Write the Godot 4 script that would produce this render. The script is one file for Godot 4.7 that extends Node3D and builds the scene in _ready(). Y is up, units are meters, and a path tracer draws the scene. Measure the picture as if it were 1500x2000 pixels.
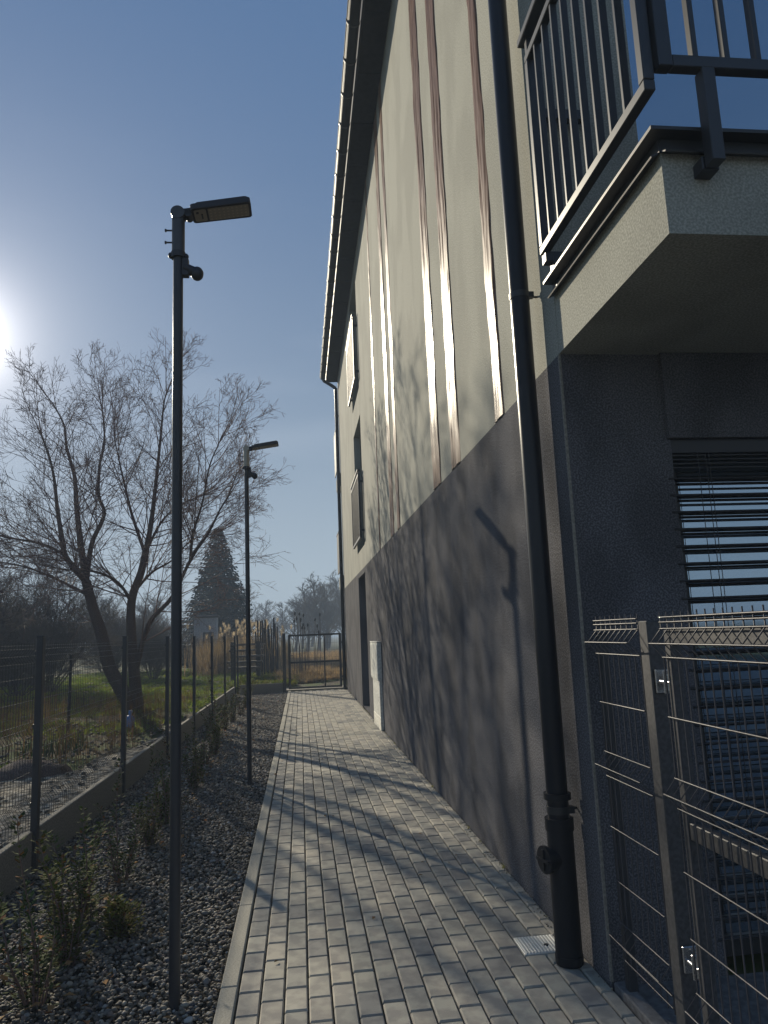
extends Node3D
# A paved path between a rendered apartment house and a gravel bed, low winter sun from the far left.

const WALL_X := 1.2625
const FLOOR_TOP := 2.787
const CORNER_Z := -3.23
const END_Z := -21.05
const SUN_AZ := 24.9
const SUN_EL := 21.1

class MB:
	var v := PackedVector3Array()
	var n := PackedVector3Array()
	var c := PackedColorArray()
	var i := PackedInt32Array()
	var tint := Color.WHITE
	var tinted := false

	func quad(a: Vector3, b: Vector3, c_: Vector3, d: Vector3) -> void:
		var m := (b - a).cross(c_ - a)
		if m.length_squared() < 1e-16:
			m = (c_ - a).cross(d - a)
		m = m.normalized()
		var o := v.size()
		v.append(a); v.append(b); v.append(c_); v.append(d)
		for k in 4:
			n.append(m)
			if tinted: c.append(tint)
		i.append_array(PackedInt32Array([o, o + 2, o + 1, o, o + 3, o + 2]))

	func tri(a: Vector3, b: Vector3, c_: Vector3) -> void:
		var m := (b - a).cross(c_ - a).normalized()
		var o := v.size()
		v.append(a); v.append(b); v.append(c_)
		for k in 3:
			n.append(m)
			if tinted: c.append(tint)
		i.append_array(PackedInt32Array([o, o + 2, o + 1]))

	func box(at: Vector3, s: Vector3, t := Basis(), bottom := true) -> void:
		var h := s * 0.5
		var p := []
		for k in 8:
			p.append(at + t * Vector3(h.x if k & 1 else -h.x, h.y if k & 2 else -h.y, h.z if k & 4 else -h.z))
		quad(p[1], p[3], p[7], p[5]); quad(p[0], p[4], p[6], p[2])
		quad(p[2], p[6], p[7], p[3])
		if bottom: quad(p[0], p[1], p[5], p[4])
		quad(p[4], p[5], p[7], p[6]); quad(p[0], p[2], p[3], p[1])

	func span(a: Vector3, b: Vector3) -> void:
		box((a + b) * 0.5, (b - a).abs())

	func bevel_box(at: Vector3, s: Vector3, r: float, t := Basis()) -> void:
		var h := s * 0.5
		var g := h - Vector3(r, r, r)
		var f := func(sx: int, sy: int, sz: int, axis: int) -> Vector3:
			var q := Vector3(g.x * sx, g.y * sy, g.z * sz)
			if axis == 0: q.x = h.x * sx
			elif axis == 1: q.y = h.y * sy
			else: q.z = h.z * sz
			return at + t * q
		for s1 in [-1, 1]:
			_face([f.call(s1, -1, -1, 0), f.call(s1, 1, -1, 0), f.call(s1, 1, 1, 0), f.call(s1, -1, 1, 0)], at)
			_face([f.call(-1, s1, -1, 1), f.call(-1, s1, 1, 1), f.call(1, s1, 1, 1), f.call(1, s1, -1, 1)], at)
			_face([f.call(-1, -1, s1, 2), f.call(1, -1, s1, 2), f.call(1, 1, s1, 2), f.call(-1, 1, s1, 2)], at)
			for s2 in [-1, 1]:
				_face([f.call(s1, s2, -1, 0), f.call(s1, s2, 1, 0), f.call(s1, s2, 1, 1), f.call(s1, s2, -1, 1)], at)
				_face([f.call(s1, -1, s2, 0), f.call(s1, 1, s2, 0), f.call(s1, 1, s2, 2), f.call(s1, -1, s2, 2)], at)
				_face([f.call(-1, s1, s2, 1), f.call(1, s1, s2, 1), f.call(1, s1, s2, 2), f.call(-1, s1, s2, 2)], at)
				for s3 in [-1, 1]:
					var a: Vector3 = f.call(s1, s2, s3, 0)
					var b: Vector3 = f.call(s1, s2, s3, 1)
					var d: Vector3 = f.call(s1, s2, s3, 2)
					if (b - a).cross(d - a).dot(a - at) > 0: tri(a, b, d)
					else: tri(a, d, b)

	func _face(p: Array, about: Vector3) -> void:
		if (p[1] - p[0]).cross(p[2] - p[0]).dot((p[0] + p[2]) * 0.5 - about) > 0: quad(p[0], p[1], p[2], p[3])
		else: quad(p[0], p[3], p[2], p[1])

	func tube(p: PackedVector3Array, r: PackedFloat32Array, sides: int, cap := false) -> void:
		var count := p.size()
		var o := v.size()
		var t := (p[1] - p[0]).normalized()
		var side := t.cross(Vector3.UP)
		if side.length_squared() < 0.0004: side = t.cross(Vector3.RIGHT)
		side = side.normalized()
		for k in count:
			if k > 0:
				t = ((p[k + 1] if k + 1 < count else p[k]) - p[k - 1]).normalized()
				side = (side - t * side.dot(t)).normalized()
			var up := side.cross(t)
			for s in sides:
				var a := TAU * s / sides
				var m := side * cos(a) + up * sin(a)
				v.append(p[k] + m * r[k]); n.append(m)
				if tinted: c.append(tint)
		for k in count - 1:
			for s in sides:
				var a := o + k * sides + s
				var b := o + k * sides + (s + 1) % sides
				i.append(a); i.append(b); i.append(a + sides)
				i.append(b); i.append(b + sides); i.append(a + sides)
		if cap:
			for e in 2:
				var k := 0 if e == 0 else count - 1
				var d := (p[1] - p[0]).normalized() * -1.0 if e == 0 else (p[count - 1] - p[count - 2]).normalized()
				var q := v.size()
				v.append(p[k]); n.append(d)
				if tinted: c.append(tint)
				for s in sides:
					v.append(v[o + k * sides + s]); n.append(d)
					if tinted: c.append(tint)
				for s in sides:
					var a := q + 1 + s
					var b := q + 1 + (s + 1) % sides
					if e == 0: i.append_array(PackedInt32Array([q, b, a]))
					else: i.append_array(PackedInt32Array([q, a, b]))

	func rod(a: Vector3, b: Vector3, r: float, sides := 12, r2 := -1.0) -> void:
		tube(PackedVector3Array([a, b]), PackedFloat32Array([r, r if r2 < 0 else r2]), sides, true)

	func wire(a: Vector3, b: Vector3, r: float) -> void:
		tube(PackedVector3Array([a, b]), PackedFloat32Array([r, r]), 4)

	func ball(at: Vector3, r: Vector3, rings := 8, sides := 12) -> void:
		var o := v.size()
		for k in rings + 1:
			var a := PI * k / rings
			for s in sides:
				var b := TAU * s / sides
				var m := Vector3(sin(a) * cos(b), cos(a), sin(a) * sin(b))
				v.append(at + m * r); n.append((m / r).normalized())
				if tinted: c.append(tint)
		for k in rings:
			for s in sides:
				var a := o + k * sides + s
				var b := o + k * sides + (s + 1) % sides
				i.append_array(PackedInt32Array([a, a + sides, b, b, a + sides, b + sides]))
		
	func prism(poly: PackedVector2Array, y0: float, y1: float, t := Transform3D()) -> void:
		# poly in x, z; walls and both lids
		var idx := Geometry2D.triangulate_polygon(poly)
		var mid := Vector2.ZERO
		for q in poly: mid += q / poly.size()
		for k in idx.size() / 3:
			var a := poly[idx[k * 3]]; var b := poly[idx[k * 3 + 1]]; var d := poly[idx[k * 3 + 2]]
			for e in 2:
				var y := y1 if e else y0
				var pa := t * Vector3(a.x, y, a.y); var pb := t * Vector3(b.x, y, b.y); var pd := t * Vector3(d.x, y, d.y)
				var want := (t.basis * Vector3.UP) * (1.0 if (y1 > y0) == (e == 1) else -1.0)
				if (pb - pa).cross(pd - pa).dot(want) > 0: tri(pa, pb, pd)
				else: tri(pa, pd, pb)
		var centre := t * Vector3(mid.x, (y0 + y1) * 0.5, mid.y)
		for k in poly.size():
			var a := poly[k]; var b := poly[(k + 1) % poly.size()]
			_face([t * Vector3(a.x, y0, a.y), t * Vector3(b.x, y0, b.y), t * Vector3(b.x, y1, b.y), t * Vector3(a.x, y1, a.y)], centre)

	func mesh() -> ArrayMesh:
		var a := []
		a.resize(Mesh.ARRAY_MAX)
		a[Mesh.ARRAY_VERTEX] = v
		a[Mesh.ARRAY_NORMAL] = n
		if tinted: a[Mesh.ARRAY_COLOR] = c
		a[Mesh.ARRAY_INDEX] = i
		var m := ArrayMesh.new()
		m.add_surface_from_arrays(Mesh.PRIMITIVE_TRIANGLES, a)
		return m

# ---------------------------------------------------------------- naming and placing

var taken := {}

func numbered(called: String) -> String:
	var k: int = taken.get(called, 0)
	taken[called] = k + 1
	return called if k == 0 else "%s_%03d" % [called, k]

func tag(o: Node, label: String, category := "", group := "", kind := "") -> Node:
	if label: o.set_meta("label", label)
	if category: o.set_meta("category", category)
	if group: o.set_meta("group", group)
	if kind: o.set_meta("kind", kind)
	return o

func thing(called: String, at: Vector3, label: String, category: String, group := "") -> Node3D:
	var o := Node3D.new()
	o.name = numbered(called)
	o.position = at
	add_child(o)
	tag(o, label, category, group)
	return o

func part(parent: Node3D, called: String, m: Mesh, mt: Material, world := false, at := Vector3.ZERO) -> MeshInstance3D:
	var o := MeshInstance3D.new()
	o.mesh = m
	o.material_override = mt
	var key := str(parent.get_instance_id()) + called
	var k: int = taken.get(key, 0)
	taken[key] = k + 1
	o.name = called if k == 0 else "%s_%03d" % [called, k]
	o.position = at
	if world:
		var p: Node = parent
		while p is Node3D and p != self:
			o.position -= (p as Node3D).position
			p = p.get_parent()
	parent.add_child(o, true)
	return o

func structure(called: String, m: Mesh, mt: Material) -> MeshInstance3D:
	var o := MeshInstance3D.new()
	o.mesh = m
	o.material_override = mt
	o.name = numbered(called)
	o.set_meta("kind", "structure")
	add_child(o)
	return o

func copy(o: Node3D, at: Vector3, turn: float, size := Vector3.ONE, label := "") -> Node3D:
	var r: Node3D = o.duplicate()
	var called := String(o.name)
	if called.length() > 4 and called.substr(called.length() - 3).is_valid_int(): called = called.substr(0, called.length() - 4)
	r.name = numbered(called)
	r.position = at
	r.rotation = Vector3(0, turn, 0)
	r.scale = size
	add_child(r)
	if label: r.set_meta("label", label)
	return r

# ---------------------------------------------------------------- materials

func lin(r: float, g: float, b: float) -> Color:
	return Color(r, g, b).linear_to_srgb()

func mat(col: Color, rough: float, metal := 0.0, spec := 0.5) -> StandardMaterial3D:
	var m := StandardMaterial3D.new()
	m.albedo_color = col
	m.roughness = rough
	m.metallic = metal
	m.metallic_specular = spec
	return m

func noise_tex(freq: float, stops: Array, seed_: int, size := 512, octaves := 4, kind := FastNoiseLite.TYPE_SIMPLEX_SMOOTH) -> NoiseTexture2D:
	var t := NoiseTexture2D.new()
	var f := FastNoiseLite.new()
	f.noise_type = kind
	f.frequency = freq
	f.seed = seed_
	f.fractal_octaves = octaves
	t.noise = f
	t.width = size
	t.height = size
	t.seamless = true
	t.generate_mipmaps = false
	if stops:
		var g := Gradient.new()
		var offs := PackedFloat32Array()
		var cols := PackedColorArray()
		for s in stops:
			offs.append(s[0]); cols.append(s[1])
		g.offsets = offs
		g.colors = cols
		t.color_ramp = g
	return t

func world_map(m: StandardMaterial3D, metres: float) -> StandardMaterial3D:
	m.uv1_triplanar = true
	m.uv1_world_triplanar = true
	m.uv1_scale = Vector3.ONE / metres
	m.uv1_triplanar_sharpness = 6.0
	return m

func grain(m: StandardMaterial3D, lo: float, hi: float, freq: float, metres: float, seed_: int, relief := 0.0) -> StandardMaterial3D:
	# uneven tone: the albedo colour times a grey noise between lo and hi
	m.albedo_texture = noise_tex(freq, [[0.25, Color(lo, lo, lo)], [0.75, Color(hi, hi, hi)]], seed_)
	if relief > 0.0:
		m.heightmap_enabled = true
		m.heightmap_texture = m.albedo_texture
		m.heightmap_scale = relief
	return world_map(m, metres)

func weather(m: StandardMaterial3D, lo: float, seed_: int, metres: float) -> StandardMaterial3D:
	# broad uneven weathering over the fine grain
	m.detail_enabled = true
	m.detail_blend_mode = BaseMaterial3D.BLEND_MODE_MUL
	m.detail_uv_layer = BaseMaterial3D.DETAIL_UV_2
	m.detail_albedo = noise_tex(0.008, [[0.3, Color(lo, lo, lo)], [0.62, Color(1, 1, 1)]], seed_, 512, 6)
	m.uv2_triplanar = true
	m.uv2_world_triplanar = true
	m.uv2_scale = Vector3(1.0, 0.55, 1.0) / metres
	return m

var M := {}

func materials() -> void:
	M.cream = weather(grain(mat(lin(0.365, 0.368, 0.325), 0.95, 0, 0.3), 0.82, 1.0, 0.07, 0.45, 11, 0.16), 0.93, 44, 3.4)
	M.dark = weather(grain(mat(lin(0.163, 0.163, 0.18), 0.97, 0, 0.12), 0.66, 1.0, 0.085, 0.5, 12, 0.15), 0.86, 45, 2.6)
	M.anth = mat(lin(0.022, 0.024, 0.03), 0.42)
	M.anth_matt = mat(lin(0.013, 0.014, 0.018), 0.55, 0, 0.3)
	M.pipe = mat(lin(0.012, 0.014, 0.02), 0.28, 0, 0.35)
	M.soffit = grain(mat(lin(0.014, 0.013, 0.015), 0.75, 0, 0.12), 0.8, 1.0, 0.02, 1.3, 13)
	M.gate_wire = mat(lin(0.05, 0.05, 0.06), 0.5, 0.2)
	M.wire = mat(lin(0.035, 0.037, 0.042), 0.38, 0.25)
	M.post = mat(lin(0.03, 0.032, 0.038), 0.45, 0.1)
	M.light_post = grain(mat(lin(0.07, 0.07, 0.076), 0.5, 0.15), 0.8, 1.0, 0.05, 0.6, 14)
	M.zinc = grain(mat(lin(0.55, 0.57, 0.6), 0.3, 0.85), 0.7, 1.0, 0.06, 0.2, 15)
	M.glass = mat(lin(0.36, 0.45, 0.54), 0.03, 0.9)
	M.frame = mat(lin(0.02, 0.022, 0.026), 0.45)
	M.slat = mat(lin(0.02, 0.02, 0.024), 0.4, 0.2)
	M.stripe = mat(lin(0.2, 0.125, 0.09), 0.32, 0.0, 0.15)
	M.stripe.albedo_texture = noise_tex(0.03, [[0.2, Color(0.78, 0.76, 0.74)], [0.8, Color(1, 1, 1)]], 16)
	world_map(M.stripe, 1.0)
	M.stripe.uv1_scale = Vector3(8, 0.35, 8)
	M.concrete = grain(mat(lin(0.27, 0.255, 0.22), 0.95, 0, 0.3), 0.82, 1.0, 0.09, 0.9, 17, 0.12)
	M.kerb = grain(mat(lin(0.4, 0.38, 0.32), 0.92, 0, 0.3), 0.86, 1.0, 0.1, 0.6, 18, 0.08)
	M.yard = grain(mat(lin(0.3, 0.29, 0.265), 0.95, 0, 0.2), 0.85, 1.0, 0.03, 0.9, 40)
	M.cover = mat(lin(0.62, 0.61, 0.56), 0.6, 0.15)
	M.sand = grain(mat(lin(0.075, 0.068, 0.055), 1.0, 0, 0.2), 0.5, 1.0, 0.12, 0.3, 19, 0.3)
	M.cabinet = grain(mat(lin(0.6, 0.61, 0.57), 0.6), 0.85, 1.0, 0.03, 0.8, 20)
	M.cabinet_foot = grain(mat(lin(0.72, 0.71, 0.64), 0.8), 0.8, 1.0, 0.03, 0.8, 21)
	M.bark = grain(mat(lin(0.17, 0.125, 0.11), 0.9, 0, 0.3), 0.6, 1.0, 0.06, 0.5, 22, 0.8)
	M.twig = mat(lin(0.16, 0.105, 0.095), 0.8)
	M.thicket = mat(lin(0.075, 0.06, 0.052), 0.9)
	M.far_twig = mat(lin(0.085, 0.07, 0.06), 0.9)
	M.spruce = mat(Color.WHITE, 0.8, 0, 0.3)
	M.spruce.vertex_color_use_as_albedo = true
	M.leaf = mat(Color.WHITE, 0.85, 0, 0.15)
	M.leaf.vertex_color_use_as_albedo = true
	M.leaf.backlight_enabled = true
	M.leaf.backlight = Color(0.42, 0.48, 0.2)
	M.stone = mat(Color.WHITE, 0.75, 0, 0.4)
	M.stone.vertex_color_use_as_albedo = true
	M.grass = mat(Color.WHITE, 0.7, 0, 0.3)
	M.grass.vertex_color_use_as_albedo = true
	M.grass.backlight_enabled = true
	M.grass.backlight = Color(0.95, 1.0, 0.55)
	M.straw = mat(Color.WHITE, 0.8, 0, 0.3)
	M.straw.vertex_color_use_as_albedo = true
	M.straw.backlight_enabled = true
	M.straw.backlight = Color(1.0, 0.92, 0.75)
	M.lens = mat(lin(0.22, 0.19, 0.15), 0.4)
	M.lamp_dot = mat(lin(0.3, 0.26, 0.19), 0.4)
	M.lamp_body = mat(lin(0.03, 0.03, 0.036), 0.5, 0.3)
	M.lamp_clamp = mat(lin(0.07, 0.07, 0.075), 0.45, 0.5)
	M.lamp_clamp_pale = mat(lin(0.3, 0.29, 0.25), 0.45, 0.4)
	M.blue = mat(lin(0.04, 0.2, 0.5), 0.5)
	M.wood = grain(mat(lin(0.2, 0.18, 0.16), 0.9), 0.6, 1.0, 0.04, 0.6, 23)
	M.dark_wood = grain(mat(lin(0.05, 0.05, 0.055), 0.9), 0.6, 1.0, 0.04, 0.6, 24)
	M.shed = grain(mat(lin(0.3, 0.3, 0.31), 0.8), 0.85, 1.0, 0.03, 1.5, 25)
	M.shed_roof = mat(lin(0.12, 0.11, 0.11), 0.8)
	M.pavers = []
	var tones := [lin(0.39, 0.37, 0.31), lin(0.355, 0.34, 0.285), lin(0.42, 0.395, 0.33), lin(0.315, 0.305, 0.265), lin(0.375, 0.35, 0.295), lin(0.4, 0.37, 0.305), lin(0.25, 0.245, 0.225)]
	var shade := noise_tex(0.012, [[0.3, Color(0.87, 0.87, 0.89)], [0.7, Color(1, 1, 1)]], 26, 512, 6)
	var rough := noise_tex(0.2, [[0.2, Color(0.0, 0.0, 0.0)], [0.8, Color(1, 1, 1)]], 27, 512, 3)
	for t in tones:
		var m := mat(t, 0.9, 0, 0.35)
		m.albedo_texture = shade
		m.heightmap_enabled = true
		m.heightmap_texture = rough
		m.heightmap_scale = 0.07
		world_map(m, 0.83)
		M.pavers.append(m)
	# garden soil and turf
	var soil := noise_tex(0.012, [[0.28, lin(0.06, 0.05, 0.035)], [0.42, lin(0.1, 0.085, 0.055)], [0.52, lin(0.05, 0.075, 0.022)], [0.64, lin(0.07, 0.1, 0.028)], [0.8, lin(0.12, 0.1, 0.06)]], 28, 1024, 6)
	M.ground = mat(Color.WHITE, 1.0, 0, 0.2)
	M.ground.albedo_texture = soil
	world_map(M.ground, 14.0)
	M.soil = grain(mat(lin(0.42, 0.38, 0.31), 1.0, 0, 0.2), 0.4, 1.0, 0.03, 1.6, 29, 1.5)
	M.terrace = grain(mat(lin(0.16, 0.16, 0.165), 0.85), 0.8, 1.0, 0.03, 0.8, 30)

# ---------------------------------------------------------------- sky

func sun_towards() -> Vector3:
	var a := deg_to_rad(SUN_AZ); var e := deg_to_rad(SUN_EL)
	return Vector3(-sin(a) * cos(e), sin(e), -cos(a) * cos(e))

func sky_image() -> ImageTexture:
	var w := 1024; var h := 512
	var px := PackedFloat32Array()
	px.resize(w * h * 3)
	var sun := sun_towards()
	var thin := FastNoiseLite.new()
	thin.seed = 5
	thin.frequency = 1.1
	thin.fractal_octaves = 4
	var k := 0
	for y in h:
		var el := PI * (0.5 - (y + 0.5) / h)
		var s := sin(el); var co := cos(el)
		var t := pow(clampf(1.0 - s, 0.0, 1.0), 2.7)
		var base := Vector3(0.05, 0.116, 0.245).lerp(Vector3(0.37, 0.45, 0.5), t)
		if s < 0.0: base = Vector3(0.16, 0.16, 0.15)
		for x in w:
			var az := TAU * (x + 0.5) / w
			var d := Vector3(sin(az) * co, s, -cos(az) * co)
			var g := rad_to_deg(acos(clampf(d.dot(sun), -1.0, 1.0)))
			var glow := Vector3(1.0, 0.93, 0.88) * (4.0 * exp(-g / 1.5) + 0.38 * exp(-g / 6.5)) + Vector3(1.0, 0.9, 0.92) * 0.055 * exp(-g / 20.0)
			var cl := 0.0
			if s > 0.0 and s < 0.6:
				cl = clampf(thin.get_noise_3d(d.x * 1.2, d.y * 9.0, d.z * 1.2) * 0.9 - 0.12, 0.0, 1.0) * 0.16 * (1.0 - s / 0.6)
			var col := base + Vector3(cl, cl * 0.95, cl * 0.9)
			if s >= 0.0: col += glow
			px[k] = col.x; px[k + 1] = col.y; px[k + 2] = col.z
			k += 3
	var im := Image.create_from_data(w, h, false, Image.FORMAT_RGBF, px.to_byte_array())
	return ImageTexture.create_from_image(im)

func _ready() -> void:
	# camera
	var cam := Camera3D.new()
	cam.name = "camera"
	cam.transform = Transform3D(Basis(Vector3(0.99292721, -0.04092679, 0.11144755), Vector3(0.02194111, 0.9857922, 0.16653026), Vector3(-0.11667967, -0.16290714, 0.97971788)).orthonormalized(), Vector3(0, 1.5, 0))
	cam.fov = 69.88
	cam.near = 0.05
	cam.far = 4000.0
	cam.current = true
	add_child(cam)
	# sky and exposure
	var pano := PanoramaSkyMaterial.new()
	pano.panorama = sky_image()
	var sky := Sky.new()
	sky.sky_material = pano
	var env := Environment.new()
	env.background_mode = Environment.BG_SKY
	env.sky = sky
	env.ambient_light_source = Environment.AMBIENT_SOURCE_SKY
	env.tonemap_mode = Environment.TONE_MAPPER_LINEAR
	env.tonemap_exposure = 1.32
	env.sdfgi_enabled = true
	env.ssao_enabled = true
	env.ssil_enabled = true
	env.fog_enabled = true
	env.fog_density = 0.0036
	env.fog_light_color = Color(0.78, 0.86, 0.95)
	var we := WorldEnvironment.new()
	we.name = "sky"
	we.environment = env
	add_child(we)
	# sun
	var sun := DirectionalLight3D.new()
	sun.name = "sun"
	sun.light_energy = 1.6
	sun.light_color = Color(1.0, 0.95, 0.85)
	sun.light_angular_distance = 0.5
	sun.shadow_enabled = true
	add_child(sun)
	sun.look_at_from_position(Vector3.ZERO, -sun_towards(), Vector3.UP)

	materials()
	build_ground()
	build_path()
	build_house()
	build_left_fence()
	build_far_gate()
	build_near_gate()
	build_lamps()
	build_cabinet()
	build_main_tree()
	build_thicket()
	build_background()
	build_shrubs()
	build_garden()

# ---------------------------------------------------------------- ground and path

func rise(x: float, z: float) -> float:
	if x > -1.98 and z > -22.3: return -0.05
	var bump := 0.05 * sin(x * 1.9 + z * 0.7) * sin(z * 1.1 - x * 0.4) + 0.03 * sin(x * 4.3 + 1.0) * sin(z * 3.7)
	return 0.06 + bump * clampf((60.0 - absf(z)) / 30.0, 0.0, 1.0)

func build_ground() -> void:
	var xs := [-1500.0, -600.0, -250.0, -120.0, -70.0, -45.0, -32.0, -24.0, -18.0]
	var x := -15.0
	while x < -2.1:
		xs.append(x); x += 0.4
	xs.append_array([-1.99, -1.96, 0.0, 1.4, 5.0, 10.0, 20.0, 40.0, 90.0, 250.0, 600.0, 1500.0])
	var zs := [1500.0, 500.0, 150.0, 60.0, 25.0, 10.0, 5.0, 2.0]
	var z := 1.0
	while z > -22.0:
		zs.append(z); z -= 0.4
	zs.append_array([-22.25, -22.4, -23, -24, -25, -26, -27, -28, -30, -32, -35, -38, -42, -47, -53, -60, -75, -100, -160, -300, -600, -1500])
	var mb := MB.new()
	var w := xs.size()
	for zz in zs:
		for xx in xs:
			mb.v.append(Vector3(xx, rise(xx, zz), zz))
			var e := 0.2
			mb.n.append(Vector3(rise(xx - e, zz) - rise(xx + e, zz), 2 * e, rise(xx, zz - e) - rise(xx, zz + e)).normalized() if xx < -2.2 else Vector3.UP)
	for j in zs.size() - 1:
		for k in w - 1:
			var a := j * w + k
			mb.i.append_array(PackedInt32Array([a, a + w, a + 1, a + 1, a + w, a + w + 1]))
	# rows run towards -z: turn the faces upward
	for k in mb.i.size() / 3:
		var p := mb.i[k * 3]; var q := mb.i[k * 3 + 1]; var r := mb.i[k * 3 + 2]
		if (mb.v[q] - mb.v[p]).cross(mb.v[r] - mb.v[p]).y > 0:
			mb.i[k * 3 + 1] = r; mb.i[k * 3 + 2] = q
	structure("ground", mb.mesh(), M.ground)
	# pale sandy strip of bare soil along the fence
	var sb := MB.new()
	var rng := RandomNumberGenerator.new()
	rng.seed = 3
	var zz := 0.0
	var last := [-3.4, 0.13]
	while zz > -13.0:
		var nx := -3.0 - 0.5 * sin(zz * 0.8) + rng.randf_range(-0.15, 0.15) + clampf((-zz - 8.0) * 0.2, 0, 0.9)
		var z2 := zz - 0.5
		for s in 4:
			var f0 := s / 4.0; var f1 := (s + 1) / 4.0
			var a := Vector3(lerpf(-1.97, last[0], f0), 0, zz); var b := Vector3(lerpf(-1.97, last[0], f1), 0, zz)
			var d := Vector3(lerpf(-1.97, nx, f1), 0, z2); var e := Vector3(lerpf(-1.97, nx, f0), 0, z2)
			var pts := [a, b, d, e]
			for q in 4: pts[q].y = 0.15 + 0.035 * sin(pts[q].x * 5.0 + pts[q].z * 2.3) * sin(pts[q].z * 4.0)
			sb._face(pts, Vector3(-2.5, -9, zz))
		last = [nx, 0]
		zz = z2
	structure("bare_soil", sb.mesh(), M.soil)
	# terrace beside the house, in its shade
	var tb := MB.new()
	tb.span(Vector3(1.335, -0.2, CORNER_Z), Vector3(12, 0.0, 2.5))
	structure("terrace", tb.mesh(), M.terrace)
	# paved yard in front of the house
	var yb := MB.new()
	yb.span(Vector3(-9, -0.2, 1.5), Vector3(1.33, -0.004, 26)); yb.span(Vector3(1.331, -0.2, 2.5), Vector3(16, -0.004, 26))
	structure("yard", yb.mesh(), M.yard)
	# concrete strip beyond the gate
	var cb := MB.new()
	cb.span(Vector3(-0.5, -0.1, -23.6), Vector3(6.0, 0.03, -21.32))
	structure("concrete_strip", cb.mesh(), M.concrete)

func paver_mesh(w: float, l: float) -> ArrayMesh:
	var mb := MB.new()
	var x := w * 0.5 - 0.0028; var z := l * 0.5 - 0.0042
	var b := 0.006; var d := -0.008; var low := -0.03
	var xi := x - b; var zi := z - b
	mb.quad(Vector3(-xi, 0, -zi), Vector3(-xi, 0, zi), Vector3(xi, 0, zi), Vector3(xi, 0, -zi))
	var o := [Vector3(-x, d, -z), Vector3(-x, d, z), Vector3(x, d, z), Vector3(x, d, -z)]
	var t := [Vector3(-xi, 0, -zi), Vector3(-xi, 0, zi), Vector3(xi, 0, zi), Vector3(xi, 0, -zi)]
	for k in 4:
		var m := (k + 1) % 4
		mb.quad(t[k], o[k], o[m], t[m])
		mb.quad(o[k], o[k] + Vector3(0, low, 0), o[m] + Vector3(0, low, 0), o[m])
	return mb.mesh()

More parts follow.
